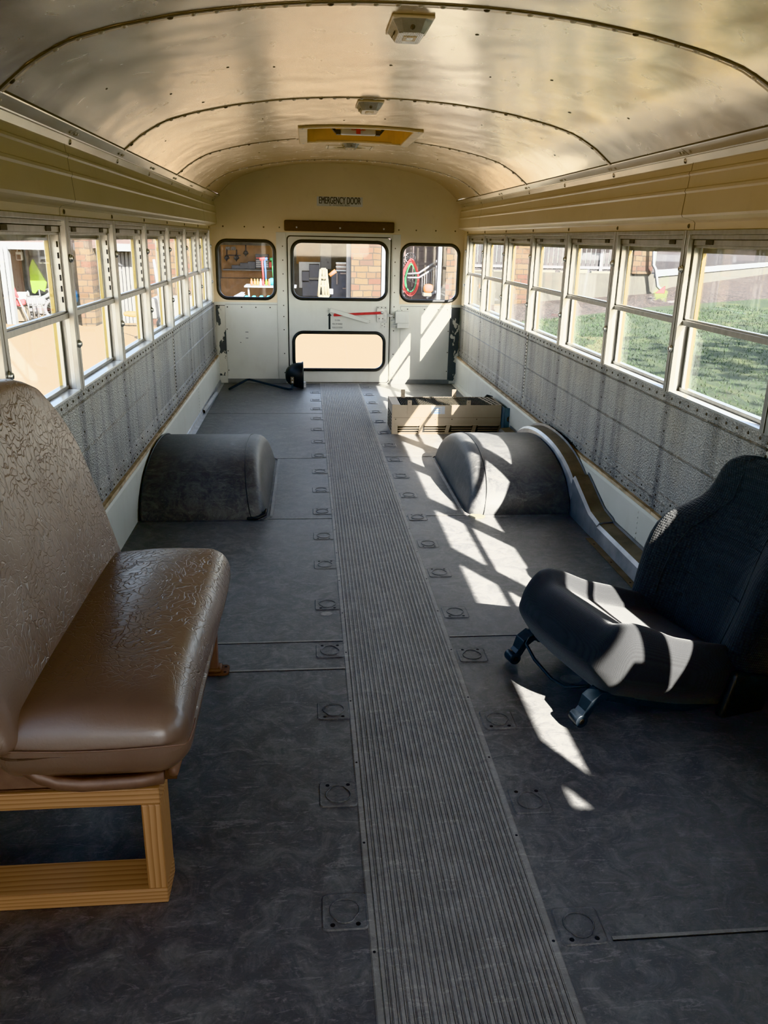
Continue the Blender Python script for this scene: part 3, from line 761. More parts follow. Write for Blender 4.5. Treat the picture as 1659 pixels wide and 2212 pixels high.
# dark seal round the door
bb = MB().m(0)
for x0, x1, z0, z1 in ((-.4785, -.468, .0, 1.334), (.468, .4785, .0, 1.334), (-.478, .478, 1.326, 1.335), (-.478, .478, 0, .010)): bb.box(x0, x1, YR+.006, YR+.03, z0, z1)
bb.build('door_seal', 'dark', D)
# latch, handle, strap, box
b = MB().m(0); b.box(.350, .445, YR-.022, YR-.006, .588, .705); b.box(.348, .447, YR-.012, YR-.006, .705, .722); b.box(.355, .447, YR-.012, YR-.006, .575, .588)
b.m(1, True)
for x, z in ((.372, .612), (.405, .612), (.36, .713), (.395, .713), (.43, .713)): b.dome((x, YR-.022 if z < .7 else YR-.012, z), (0, -1, 0), .005, .003, 8)
lt = b.build('latch_plate', ['chrome', 'rivet'], D, .001)
b = MB().m(0).box(.392, .445, YR-.014, YR-.006, .528, .574); b.m(1, True)
for x, z in ((.402, .548), (.425, .562), (.425, .538)): b.dome((x, YR-.014, z), (0, -1, 0), .004, .003, 8)
b.build('hinge_leaf', ['white', 'rivet'], D, .001)
b = MB().m(0); b.prism([(-.055, .648), (-.045, .656), (.10, .660), (.405, .678), (.412, .668), (.405, .654), (.12, .640), (-.048, .628), (-.056, .634)], YR-.032, YR-.026, 'y')
hd = b.build('handle', 'red', D, .0015); tag(hd, 'red latch handle')
b = MB().m(0, True).tube([(.398, YR-.038, .668), (.398, YR-.024, .668)], .012, 14); b.build('pivot_bolt', 'chrome', hd)
b = MB().m(0).bar((-.085, YR-.040, .688), (.262, YR-.040, .588), .009, .036, (0, 0, 1))
st = b.build('guard_bar', 'white', D, .002)
b = MB().m(0); R_ = Matrix.Rotation(.28, 3, 'Y')
b.obox((-.098, YR-.010, .690), .042, .006, .038, R_); b.obox((.276, YR-.010, .584), .042, .006, .038, R_)
b.box(-.088, -.080, YR-.040, YR-.008, .675, .700); b.box(.256, .264, YR-.040, YR-.008, .575, .600)
b.m(1, True)
for x, z in ((-.104, .698), (-.104, .684), (.284, .59), (.284, .576)): b.dome((x, YR-.013, z), (0, -1, 0), .003, .002, 6)
b.build('bar_foot', ['white', 'rivet'], D)
# lower hinge bracket & latch tongue
b = MB().m(0).box(.448, .50, YR-.030, YR-.012, .632, .655); b.m(0, True); b.tube([(.468, YR-.028, .643), (.50, YR-.028, .643)], .013, 12)
b.build('latch_bolt', 'chrome', D, .001)
b = MB().m(0).box(-.478, -.445, YR-.012, YR-.006, .03, .085); b.build('lower_hinge', 'galv_d', D)
RX = Matrix.Rotation(PI/2, 4, 'X')
b = MB().m(0); b.prism([(-.101, .508), (-.083, .508), (-.083, .632), (-.071, .632), (-.092, .658), (-.113, .632), (-.101, .632)], YR-.0072, YR-.006, 'y'); ar = b.build('arrow_decal', 'ink', D)
for k, s_ in enumerate(('TO OPEN', 'PULL UP HANDLE', 'PUSH OUT DOOR')):
    text_mesh('door_lettering', s_, .019, (-.018, YR-.0066, .590-.033*k), RX, 'grey_ink', D, .62)
# white lock box on wall
lb = thing('lock_box', 'white painted metal cover box beside the red door handle', 'box', (.58, YR-.01, .60))
b = MB().m(0).box(.522, .650, YR-.055, YR-.005, .575, .682); b.box(.540, .650, YR-.055, YR-.005, .528, .575); b.build('cover', 'white', lb, .003)
b = MB().m(0).box(.545, .648, YR-.020, YR-.005, .683, .695); b.m(1, True).dome((.585, YR-.020, .690), (0, -1, 0), .004, .003, 8); b.build('mount_flange', ['white', 'rivet'], lb)
b = MB().m(0); b.box(.488, .522, YR-.028, YR-.004, .590, .600); b.box(.485, .540, YR-.024, YR-.004, .548, .556); b.box(.485, .53, YR-.016, YR-.004, .53, .545); b.build('strike_bracket', 'chrome', lb)
# brown header pad
hp = thing('header_pad', 'brown padded vinyl strip over the rear door with three screws', 'pad', (0, YR, 1.40))
b = MB().m(0, True); b.rbox((0, YR-.016, 1.418), .992, .032, .092, .012, 12); b.build('padding', 'brown_pad', hp)
b = MB().m(0, True)
for x in (-.385, .005, .40): b.dome((x, YR-.032, 1.405), (0, -1, 0), .009, .006, 10)
b.build('screw', 'bolt', hp)
# emergency door sign
sg_ = thing('emergency_sign', 'rectangular sticker reading EMERGENCY DOOR above the rear door', 'sign', (0, YR, 1.62))
b = MB().m(0).box(-.203, .207, YR-.0062, YR-.004, 1.588, 1.668); b.build('sticker', 'sign', sg_)
for dx in (0, .0022, -.0022): pass
tm = text_mesh('lettering', 'EMERGENCY DOOR', .083, (.002, YR-.0064, 1.634), RX, 'ink', sg_, .50, .0006)
for dx in (-.0012, .0012):
    t2 = tm.copy(); t2.data = tm.data; C.objects.link(t2); t2.location.x += dx
    t2.location.y += .0001*(1 if dx > 0 else 2)
text_mesh('small_lettering', 'SEE   INSTRUCTIONS   BELOW', .017, (.0, YR-.0064, 1.598), RX, 'ink', sg_, .8, .0004)

# front end of the shell behind the camera: windscreen wall
WF = struct('wall_front', (0, YF, 0))
plate_with_holes('front_panel', [(-1.2, -.02), (1.2, -.02), (1.2, 1.9), (-1.2, 1.9)], [rrect(-1.0, 1.0, .95, 1.55, .1)], YF-.05, .05, 'cream', WF)
b = MB().m(0).box(-1.0, 1.0, YF-.03, YF-.026, .95, 1.55); b.build('windscreen', 'glass', WF)

# ------------------------------------------------------------------ floor
FL = struct('floor')
b = MB().m(0); 
b.box(-1.20, 1.20, YF, YR+.05, -.06, 0)
# sheet joints
for y, x0, x1 in ((4.93, -.50, -.175), (3.775, -.50, -.175), (2.49, -1.12, -.175), (2.30, -1.12, -.175), (4.96, .19, .5), (3.80, .19, .5), (2.50, .19, 1.12), (1.20, .3, 1.1), (6.3, -1.1, -.18)):
    b.m(1).box(x0, x1, y-.004, y+.004, -.001, .0016)
    b.m(2).box(x0, x1, y-.007, y-.0045, -.001, .0007)
b.build('floor_rubber', ['floor', 'runner', 'dark'], FL)
# seat mount imprints moulded through the rubber
LY = [1.305, 1.677, 2.055, 2.418, 2.781, 3.175, 3.523, 3.88]; k = 3.88
while k < 7.2: k += .37; LY.append(k)
RYs = [1.235, 1.621, 1.978, 2.363, 2.689, 3.068, 3.403]; k = 3.403
while k < 7.2: k += .37; RYs.append(k)
def imprint(x, y, d):
    b = MB().m(0)
    o = rrect(-.048, .048, -.048, .048, .012, 4); i_ = rrect(-.045, .045, -.045, .045, .010, 4); n = len(o)
    for (A, B, z1, z2) in ((o, i_, .0006, .0028),):
        b.loft([[(x+p[0], y+p[1], z1) for p in A], [(x+p[0], y+p[1], z2) for p in B]], True)
    inn = [(x+p[0]*.94, y+p[1]*.94) for p in i_]
    b.loft([[(x+p[0], y+p[1], .0028) for p in i_], [(px, py, .0022) for px, py in inn]], True)
    b.add([(px, py, .0022) for px, py in inn], [tuple(range(n))])
    b.m(1, True); R = .031
    ring = [(x+R*math.cos(a)*(1.0), y - d*.004 + R*math.sin(a)*.9*(1.25 if math.sin(a)*d > .8 else 1), .0030) for a in [2*PI*q/24 for q in range(24)]]
    b.tube(ring, .0016, 6, closed=True)
    b.m(2); 
    for dx in (-.026, .026): b.dome((x+dx, y+d*.034, .0022), (0, 0, 1), .0052, .0006, 10, 2)
    b.build('mount_imprint', ['floor', 'floor', 'dark'], FL)
for q, y in enumerate(LY): imprint(-.232, y, 1 if q % 2 else -1)
for q, y in enumerate(RYs): imprint(.243, y, 1 if q % 2 else -1)
b = MB().m(0).add([(-.238+.022*math.cos(a), 2.70+.016*math.sin(a), .001) for a in [2*PI*k/16 for k in range(16)]], [tuple(range(16))])
b.add([(.53+.035*math.cos(a), 2.19+.028*math.sin(a), .001) for a in [2*PI*k/16 for k in range(16)]], [tuple(range(16))]); b.build('rubber_patch', 'runner', FL)
# ribbed runner
RN = thing('aisle_runner', 'long ribbed grey rubber aisle strip down the middle of the floor', 'floor mat', (0, 2.5, 0))
b = MB().m(0); prof = [(-.187, .0005), (-.184, .003), (-.172, .003)]; nrib = 24; w = .344/nrib
for i in range(nrib):
    x = -.172+w*i
    prof += [(x+w*.08, .0024), (x+w*.16, .0055), (x+w*.60, .0055), (x+w*.68, .0024), (x+w*.76, .0040), (x+w*.86, .0038), (x+w*.93, .0022)]
prof += [(.172, .003), (.184, .003), (.187, .0005)]
ys = [YF+.02, 0, 1, 2, 3, 4, 5, 6, 7, YR-.015]
b.prism(prof, YF+.02, YR-.015, 'y', False)
b.build('ribbed_mat', 'runner', RN)
b = MB().m(0)
for y in [0.6+.30*k for k in range(24)]:
    for x in (-.179, .179): b.dome((x, y, .003), (0, 0, 1), .0032, .0008, 8)
b.build('tack', 'dark', RN)

# ------------------------------------------------------------------ ceiling fittings
def dome_light(y, x=-.005, label=''):
    t = thing('dome_light', label, 'lamp', (x, y, cz(x, y)), 'clear ribbed dome lights along the ceiling centreline')
    z = cz(x, y)
    b = MB().m(0); b.rbox((x, y, z-.004), .115, .205, .008, .003, 6); b.build('base_plate', 'cream', t)
    b = MB().m(0)
    def ring(w, l, zz, c): return [(x+a, y+d, zz) for a, d in ((-w, -l+c), (-w+c, -l), (w-c, -l), (w, -l+c), (w, l-c), (w-c, l), (-w+c, l), (-w, l-c))]
    R = [ring(.054, .098, z-.008, .02), ring(.051, .094, z-.012, .02), ring(.036, .070, z-.034, .012), ring(.034, .068, z-.036, .012)]
    b.loft(R, True); b.add(R[-1], [tuple(range(8))])
    ls = b.build('lens', 'lens', t, .001)
    b = MB().m(0)
    for k in range(13):
        xx = x-.030+.005*k; b.box(xx-.0009, xx+.0009, y-.062, y+.062, z-.0375, z-.0355)
    b.build('lens_rib', 'lens', ls)
    b = MB().m(0).box(x-.018, x+.018, y-.03, y+.022, z-.0385, z-.036); b.m(1).box(x-.009, x+.009, y-.02, y+.01, z-.039, z-.0375); b.build('bulb_window', ['cream_pl', 'lens'], ls)
    b = MB().m(0, True)
    for d in (-.078, .078): b.dome((x, y+d, z-.020), (0, 0, -1), .008, .012, 10)
    b.build('screw', 'rivet', t)
    R_ = Matrix.Rotation(PI, 4, 'X') @ Matrix.Rotation(-PI/2, 4, 'Z')
    text_mesh('lettering', 'Lexan', .022, (x-.0435, y, z-.0245), Matrix.Rotation(math.radians(-60), 4, 'Y') @ Matrix.Rotation(PI, 4, 'X') @ Matrix.Rotation(PI/2, 4, 'Z'), 'grey_ink', t)
dome_light(2.53, -.005, 'clear ribbed dome light on the ceiling, nearest one ahead of the roof hatch')
dome_light(3.94, -.012, 'clear ribbed dome light on the ceiling just before the roof hatch')
dome_light(5.50, -.015, 'clear ribbed dome light on the ceiling right behind the roof hatch')
# roof hatch
H = thing('roof_hatch', 'cream roof hatch with amber-lit well, white release bar and red catch', 'hatch', (0, 5.05, 1.88))
b = MB().m(0, True)
HX, HY0, HY1 = .335, 4.68, 5.42
o = [(-HX, HY0), (HX, HY0), (HX, HY1), (-HX, HY1)]; 
def hz(x): return cz(x, 5)-.012
b = MB().m(0, False)
def hstrip(x0, x1, y0, y1, n, dz=0, th=.012):
    R = []
    for k in range(n+1):
        x = x0+(x1-x0)*k/n; z = hz(x)+dz
        R.append([(x, y0, z+th), (x, y0, z), (x, y1, z), (x, y1, z+th)])
    b.loft(R, True, False, True)
hstrip(-HX, HX, HY0, HY0+.04, 12); hstrip(-HX, HX, HY1-.04, HY1, 12); hstrip(-HX, -HX+.05, HY0+.04, HY1-.04, 3); hstrip(HX-.05, HX, HY0+.04, HY1-.04, 3)
b.build('trim_frame', 'cream_pl', H, .004)
b = MB().m(0)
lp = rrect(-.29, .29, HY0+.035, HY1-.035, .08, 6)
b.loft([[(x, y, hz(x)+.006) for x, y in lp], [(x*.97, 5.05+(y-5.05)*.97, 1.985) for x, y in lp]], True); b.build('well_wall', 'amber', H)
b = MB().m(0); b.add([(x*.98, 5.05+(y-5.05)*.98, 1.983) for x, y in lp], [tuple(range(len(lp)))]); b.m(1).box(-.2, .2, 5.04, 5.05, 1.976, 1.983); b.build('hatch_lid', ['cream_pl', 'seamline'], H)
b = MB().m(0); b.rbox((0, 4.98, 1.890), .20, .05, .035, .008, 6); b.box(-.10, .10, 4.99, 5.10, 1.925, 1.935); hb = b.build('release_bar', 'sign', H)
b = MB().m(0)
for s_ in (-1, 1): b.bar((s_*.10, 4.98, 1.885), (s_*.125, 4.98, 1.885), .05, .025); b.bar((s_*.125, 4.98, 1.885), (s_*.165, 4.98, 1.93), .05, .014); b.bar((s_*.165, 4.98, 1.93), (s_*.17, 5.0, 1.978), .04, .014)
b.build('hinge_arm', 'latch_black', H, .002)
b = MB().m(0).box(-.012, .012, 4.945, 4.957, 1.876, 1.905); b.build('red_catch', 'red', H)
text_mesh('lettering', 'PUSH TO OPEN', .016, (0, 4.953, 1.898), RX, 'red', H, .7)
b = MB().m(0, True)
for x in (-.31, 0, .31):
    for y in (HY0+.02, HY1-.02): b.dome((x, y, hz(x)), (0, 0, -1), .007, .003, 8)
b.build('screw', 'chrome', H)
# speaker vent
V = thing('ceiling_vent', 'flush cream ceiling plate with two dark almond shaped openings', 'vent', (-.01, 5.75, 1.885))
b = MB().m(0)
R = []
for k in range(13):
    x = -.165+.31*k/12; z = cz(x, 5.75); R.append([(x, 5.66, z), (x, 5.66, z-.003), (x, 5.85, z-.003), (x, 5.85, z)])
b.loft(R, True, False, True)
pl = b.build('plate', 'cream', V)
b = MB().m(0, True)
ring = [(-.01+.105*math.cos(a), 5.755+.05*math.sin(a), cz(.05, 5.75)-.004) for a in [2*PI*k/32 for k in range(32)]]; b.tube(ring, .003, 6, closed=True)
b.build('rim', 'cream', V)
b = MB().m(0)
for s_ in (-1, 1):
    pts = [(-.01+s_*(.045+.038*math.cos(a)), 5.755+.020*math.sin(a)*(1+.3*math.cos(a)), cz(.05, 5.75)-.0045) for a in [2*PI*k/20 for k in range(20)]]
    b.add(pts, [tuple(range(20))])
b.build('opening', 'dark', V)
b = MB().m(0, True)
for x in (-.15, .13):
    for y in (5.68, 5.755, 5.83): b.dome((x, y, cz(x, 5.75)-.003), (0, 0, -1), .005, .003, 8)
b.build('screw', 'rivet', V)

# ------------------------------------------------------------------ wheel wells
def wheel_well(sg, label):
    y0, y1, h = (3.76, 4.94, .252) if sg < 0 else (3.785, 4.975, .252)
    xi, xo = (.505, 1.114) if sg < 0 else (.505, 1.028)
    yc, L = (y0+y1)/2, (y1-y0)/2
    t = thing('wheel_well', label, 'wheel well', (sg*.8, yc, 0))
    n = 36
    def ring(x, s, slant, ys=None):
        P = []
        for k in range(n+1):
            a = PI - PI*k/n; c, q = math.cos(a), math.sin(a)
            yy = yc + L*math.copysign(abs(c)**.92, c)*(1-(1-s)*.62); zz = h*q**.95*s
            P.append((sg*(x+slant*zz/h), yy, zz))
        return P
    b = MB().m(0, True)
    R = [ring(xo, 1, 0), ring(xi+.12, 1, .05), ring(xi+.06, 1, .05), ring(xi+.030, .985, .055), ring(xi+.014, .955, .06), ring(xi+.004, .90, .06),
         ring(xi, .80, .06), ring(xi, .55, .05), ring(xi, .25, .03), ring(xi, .02, 0)]
    b.loft(R, False); b.build('rubber_cover', 'well', t)
    b = MB().m(0, True)
    # stitched seam line near the aisle end and base flange
    sm = ring(xi+.075, 1.004, .05); b.tube([(p[0], p[1], p[2]+.0005) for p in sm], .0022, 6)
    b.build('seam', 'black', t)
    b = MB().m(0)
    b.loft([[(p[0]-sg*.0, p[1], .0045) for p in [(sg*(xo), yc-L-.003), (sg*(xi+.02), yc-L-.006), (sg*(xi-.012), yc-L+.05), (sg*(xi-.014), yc+L-.05), (sg*(xi+.02), yc+L+.006), (sg*xo, yc+L+.003)]],
            [(p[0], p[1], .0005) for p in [(sg*(xo), yc-L-.016), (sg*(xi+.01), yc-L-.02), (sg*(xi-.026), yc-L+.045), (sg*(xi-.028), yc+L-.045), (sg*(xi+.01), yc+L+.02), (sg*xo, yc+L+.016)]]], False)
    b.build('base_flange', 'well' if sg < 0 else 'floor', t)
    if sg > 0:
        b = MB().m(0)
        P = [(.505, 3.77), (.53, 3.735), (.57, 3.74), (.585, 3.76), (.565, 3.785), (.52, 3.79)]
        b.add([(x, y, .010) for x, y in P]+[(x, y, .002) for x, y in P], [tuple(range(6))]+[(k, (k+1) % 6, 6+(k+1) % 6, 6+k) for k in range(6)])
        b.build('torn_flap', 'beige_pl', t)
    else:
        b = MB().m(0, True); b.tube([(-.60, 3.752, .012), (-.55, 3.748, .014), (-.515, 3.755, .03), (-.508, 3.78, .045), (-.52, 3.785, .03)], [.006, .008, .010, .008, .004], 8)
        b.build('curled_corner', 'black', t)
        b = MB().m(0, True); b.tube([(p[0], p[1], p[2]+.002) for p in ring(1.112, 1.006, 0)], .0035, 6); b.build('edge_bead', 'black', t)
wheel_well(-1, 'black rubber covered wheel arch hump against the left wall, with curled corner')
wheel_well(1, 'black rubber covered wheel arch hump beside the steel pipe cover, sunlit')

# heater pipe cover along the right wall
PC = thing('pipe_cover', 'bent galvanised steel pipe cover running along the right wall over the wheel arch', 'duct', (1.08, 3.5, 0))
def cover(path, name, w0=1.044, w1=1.117, mats=('galv', 'galv_d')):
    b = MB().m(0); R = []
    n = len(path)
    inner = []; 
    for (y, z, zb) in path: R.append([(w0-.014, y, zb), (w0-.004, y, z-.016), (w0+.008, y, z-.002), (w0+.02, y, z), (w1, y, z+.004), (w1+.001, y, z+.018)])
    m_ = len(R[0])
    vs = [p for r in R for p in r]; 
    for k in range(m_-1):
        b.m(0 if k < 2 or k == 4 else 1)
        b.add([r[k] for r in R]+[r[k+1] for r in R], [(i, i+1, n+i+1, n+i) for i in range(n-1)])
    for i in (0, n-1): b.m(0); b.add(R[i]+[(w1+.001, R[i][0][1], R[i][0][2])], [tuple(range(m_+1))])
    return b.build(name, list(mats), PC)
cover([(2.62, .078, 0), (3.0, .078, 0), (3.44, .078, 0)], 'straight_cover')
cover([(3.425, .086, 0), (3.55, .100, 0), (3.72, .165, 0), (3.80, .196, 0), (3.82, .200, .02)], 'ramp_cover')
ap = []
for k in range(17):
    y = 3.79+(5.02-3.79)*k/16; u = (y-4.40)/.66; z = .085+.195*max(0, 1-abs(u)**2.2)**.62; ap.append((y, z, max(0, z-.07)))
cover(ap, 'arch_cover')
cover([(5.01, .08, 0), (5.45, .075, 0)], 'rear_cover')
b = MB().m(0); b.box(1.0, 1.036, 2.62, 3.44, .0005, .0035); b.m(1, True)
for k in range(4): b.dome((1.012, 2.7+.22*k, .0035), (0, 0, 1), .005, .003, 8)
b.build('floor_flange', ['galv_d', 'rivet'], PC)

# ------------------------------------------------------------------ heater unit
HT = thing('floor_heater', 'tan louvred steel floor heater unit lying behind the right wheel arch', 'heater', (.68, 5.75, 0))
x0, x1, y0, y1, h = .305, 1.075, 5.58, 5.90, .210
b = MB().m(0)
b.box(x0, x1, y0, y0+.004, .068, h)                 # front
b.box(x0, x1, y1-.004, y1, .01, h)                 # back
b.box(x0, x1, y0+.004, y1-.004, .004, .01)           # bottom
b.build('casing', 'tan', HT, .001)
b = MB().m(0); b.box(x0-.012, x0, y0-.002, y1, .0, h+.004); b.box(x0-.012, x0+.045, y0, y0+.012, h-.002, h+.004); b.box(x0, x0+.05, y0+.01, y1, h-.006, h-.002)
for k in range(6): b.m(1).box(x0-.0135, x0-.0118, y0+.03, y1-.05, .02+.022*k, .030+.022*k)
b.build('end_plate', ['tan', 'dark'], HT, .001)
b = MB().m(0); b.box(x1, x1+.006, y0, y1, .0, h); b.box(x1-.03, x1, y0+.0, y0+.014, h-.004, h+.002); b.build('far_end_plate', 'tan', HT)
# lip line and louvred lower front
b = MB().m(0); n_ = 4; w = (x1-x0)/n_
for k in range(n_):
    a, c = x0+.012+w*k, x0+w*(k+1)-.014
    for j in range(4):
        zz = .006+.0165*j
        b.add([(a+.02-.003*j, y0+.002, zz), (c+.004-.003*j, y0+.002, zz), (c+.004, y0-.006, zz+.006), (a+.02, y0-.006, zz+.006), (a+.02, y0-.004, zz+.0085), (c+.004, y0-.004, zz+.0085)], [(0, 1, 2, 3), (3, 2, 5, 4)])
    b.add([(c-.004, y0+.001, 0), (c+.024, y0+.001, 0), (c+.040, y0-.001, .068), (c+.012, y0-.001, .068)], [(0, 1, 2, 3)])
b.box(x0, x1, y0-.004, y0+.002, .064, .070); b.box(x0, x1, y0-.004, y0+.002, 0, .006); b.box(x0, x0+.03, y0-.001, y0+.002, 0, .07)
b.build('louvre', 'tan', HT)
b = MB().m(0).box(x0+.01, x1-.01, y0+.012, y0+.016, .004, .066); b.build('dark_interior', 'dark', HT)
b = MB().m(0).box(x0+.055, x1-.01, y0+.02, y1-.02, .12, h-.022)
for k in range(60): xx = x0+.06+k*.0117; b.m(1).box(xx, xx+.002, y0+.02, y1-.005, h-.020, h+.001)
b.build('fin_core', ['dark', 'fins'], HT)
b = MB().m(0).box(x0+.33, x0+.56, y0+.03, y1-.06, h-.014, h-.007); b.build('torn_insulation', 'ledge', HT)
for xx, fr in ((x0+.097, 1), (x0+.085, 0), (x0+.52, 1), (x0+.47, 0)):
    b = MB().m(0)
    if fr: b.box(xx, xx+.030, y0-.003, y0+.001, h-.065, h+.035); 
    else: b.box(xx, xx+.030, y1-.004, y1, h-.02, h+.055); b.box(xx, xx+.030, y1-.03, y1, h-.005, h-.001)
    b.m(1, True).dome((xx+.015, (y0-.003) if fr else y1-.004, h+.02), (0, -1, 0), .003, .002, 6)
    b.build('mounting_tab', ['tan', 'rivet'], HT, .0008)
b = MB().m(0)
for k in range(3): b.bar((x1-.10+.03*k, y1-.02, h-.002), (x1-.055+.03*k, y0+.02, h-.002), .014, .006)
b.build('loose_strip', 'tan', HT)
b = MB().m(0).box(x0+.268, x0+.342, y0-.0015, y0-.0003, h-.064, h-.008); b.m(1).box(x0+.342, x0+.366, y0-.0015, y0-.0003, h-.064, h-.008)
b.m(2)
for k, z in enumerate((.150, .158, .170, .186)): b.box(x0+.288, x0+.334, y0-.002, y0-.0012, z, z+.003)
b.build('data_label', ['sign', 'label', 'label_blue'], HT)
b = MB().m(0, True)
for x in (x0+.015, x0+.19, x0+.30, x0+.42, x0+.60): b.dome((x, y0, .108), (0, -1, 0), .004, .003, 8)
b.m(1, False).box(x0+.0, x1, y0-.0006, y0, .118, .1195); b.build('screw', ['rivet', 'seamline'], HT)
# blue-grey bracket plate with a hole beside the heater
GP = thing('pipe_bracket', 'blue grey steel plate with a round hole standing between heater and wall', 'bracket', (1.13, 5.5, 0))
n = 24
outer_ = [(1.094, .045), (1.1215, .045), (1.1215, .212), (1.094, .212)]
plate_with_holes('plate', [(1.085, .03), (1.150, .03), (1.150, .205), (1.085, .205)], [[(1.122+.017*math.cos(2*PI*k/n), .125+.020*math.sin(2*PI*k/n)) for k in range(n)]], 5.50, .003, 'grey_plate', GP)
b = MB().m(0).box(1.085, 1.088, 5.50, 5.86, .0, .205); b.box(1.080, 1.12, 5.44, 5.9, 0, .030); b.m(1).box(1.100, 1.118, 5.52, 5.53, .09, .16); b.build('side_flange', ['grey_plate', 'ledge'], GP)
b = MB().m(0, True).tube([(1.03, 5.95, .17), (1.06, 5.96, .20), (1.09, 5.98, .19), (1.095, 6.0, .12), (1.085, 6.02, .025)], .018, 12)
tag(b.build('heater_hose', 'black'), 'thick black rubber hose drooping behind the right end of the heater', 'hose')

# ------------------------------------------------------------------ bench seat
BS = thing('bench_seat', 'brown vinyl bench seat facing the aisle, propped on a wooden frame', 'seat', (-.72, 1.8, 0))
b = MB().m(0, True)
def cush(q):
    x, y, z = q; u, v = x/.19, y/.46
    if z > 0: z += .022*(1-u*u*.8)*(1-v**4) - .012*(max(0, -u))
    x2 = x
    if x > .10: x2 += .006*math.sin(3*v)
    if z < 0: x2 = x*(1-.10*(-z/.075)**2) if x > 0 else x
    return (x2, y*(1-.012*max(0, -z/.07)), z)
b.rbox((-.719, 1.785, .386), .378, .915, .150, .062, 28, cush)
cu_ = b.build('seat_cushion', 'vinyl', BS)
b = MB().m(0, True)
P = []
for k in range(23):
    x = -.89+.355*k/22; P.append((x, 1.3235+.0*k, .407-.008*math.sin(PI*k/22)))
P += [(-.529, 1.335, .408), (-.5235, 1.36, .417), (-.5225, 1.385, .424)]
b.tube(P, .0016, 5); b.build('seam', 'seat_steel', cu_)
# back rest: plane leaning towards the wall
def backpt(s, yy, d):   # s along slope from the bottom, d depth towards the wall
    a = .262; return Vector((-.868-math.sin(a)*s - math.cos(a)*d, yy, .385+math.cos(a)*s - math.sin(a)*d))
b = MB().m(0, True)
Hh = .63
def bk(q):
    # q local: x depth(-.04...04), y along, z height (-.3...3)
    s = q.z+Hh/2; yy = q.y; top = 2.262
    k = s/Hh; lim = .475*(1-.0*k)
    # rounded shoulders
    half = .475 - .165*max(0, (k-.52)/.48)**2.1 - .012*k
    yy = yy/.475*half
    s2 = s - .05*(abs(q.y)/.475)**4*max(0, k)**2
    p = backpt(s2, 1.790+yy, -q.x)
    bul = .010*math.sin(PI*min(1, k*1.0))*(1-(q.y/.475)**4)
    if q.x > 0: p += Vector((bul, 0, 0))
    return p
b.rbox((0, 0, 0), .075, .95, Hh, .034, 28, bk)
b.build('backrest', 'vinyl', BS)
b = MB().m(0); b.box(-.885, -.565, 1.375, 2.22, .292, .318); b.build('seat_pan', 'rust', BS)
b = MB().m(0, True); pth = [(-.935, 1.352, .43), (-.895, 1.350, .392), (-.86, 1.348, .362), (-.82, 1.346, .330), (-.785, 1.346, .314), (-.74, 1.346, .308), (-.64, 1.348, .309), (-.585, 1.352, .315)]
b.loft([[(x, y+dy, z+dz) for dy, dz in ((-.006, -.012), (.008, -.014), (.008, .012), (-.006, .010))] for x, y, z in pth], True, False, True)
b.m(0).tube([(-.57, 1.37, .312), (-.562, 1.8, .312), (-.57, 2.2, .312)], .011, 8)
b.build('side_rail', 'seat_steel', BS)
b = MB().m(0); b.prism([(-1.1, .33), (-.94, .40), (-.89, .375), (-.82, .315), (-.79, .295), (-1.1, .295)], 1.36, 1.364, 'y'); b.build('side_panel', 'seat_steel', BS)
b = MB().m(0); b.box(-1.10, -.684, 1.362, 1.405, .2855, .2895); b.box(-1.10, -.684, 1.401, 1.405, .2855, .31); b.build('angle_iron', 'rust', BS, .001)
for x in (-.882, -.706, -1.04):
    b = MB().m(0, False).tube([(x, 1.378, .2895), (x, 1.378, .2965)], .0085, 6); b.m(0, True).tube([(x, 1.378, .2895), (x, 1.378, .2905)], .011, 14); b.build('bolt', 'bolt', BS)
for x, y in ((-.603, 2.262),):
    b = MB().m(0); b.bar((x, y+.035, .006), (x+.008, y-.015, .30), .026, .026, (1, 0, 0)); lg = b.build('leg', 'seat_steel', BS, .003)
    b = MB().m(0); b.prism([(px+x+.010, py+y+.04) for px, py in rrect(-.036, .036, -.030, .030, .014, 4)], .0008, .008, 'z')
    b.m(0, True); b.rbox((x+.002, y+.038, .014), .045, .045, .018, .008, 6)
    b.m(1); b.dome((x+.034, y+.056, .008), (0, 0, 1), .005, .001, 8); b.dome((x+.034, y+.022, .008), (0, 0, 1), .005, .001, 8)
    b.build('foot_plate', ['rust', 'dark'], lg, .001)
b = MB().m(0); b.bar((-.93, 2.2, .0), (-.93, 2.2, .30), .026, .026, (1, 0, 0)); b.build('leg', 'seat_steel', BS, .003)

# wooden support
WS = thing('wooden_frame', 'small frame of fir boards holding up the near end of the bench seat', 'frame', (-.8, 1.4, 0))
b = MB().m(0).box(-1.10, -.597, 1.356, 1.445, .0008, .0385); b.build('bottom_board', 'woodx', WS, .0025)
b = MB().m(0).box(-.636, -.598, 1.356, 1.445, .0385, .2465); b.build('post', 'woodz', WS, .0025)
b = MB().m(0).box(-1.10, -1.062, 1.356, 1.445, .0385, .2465); b.build('post', 'woodz', WS, .0025)
b = MB().m(0).box(-1.10, -.598, 1.356, 1.445, .2465, .2850); b.build('top_board', 'woodx', WS, .0025)
b = MB().m(0, True).dome((-.640, 1.385, .2851), (0, 0, 1), .005, .0015, 8); b.build('screw', 'bolt', WS)
b = MB().m(0); b.box(-.600, -.575, 1.375, 1.455, .0008, .004); b.build('foot_patch', 'beige_pl', WS) if False else None

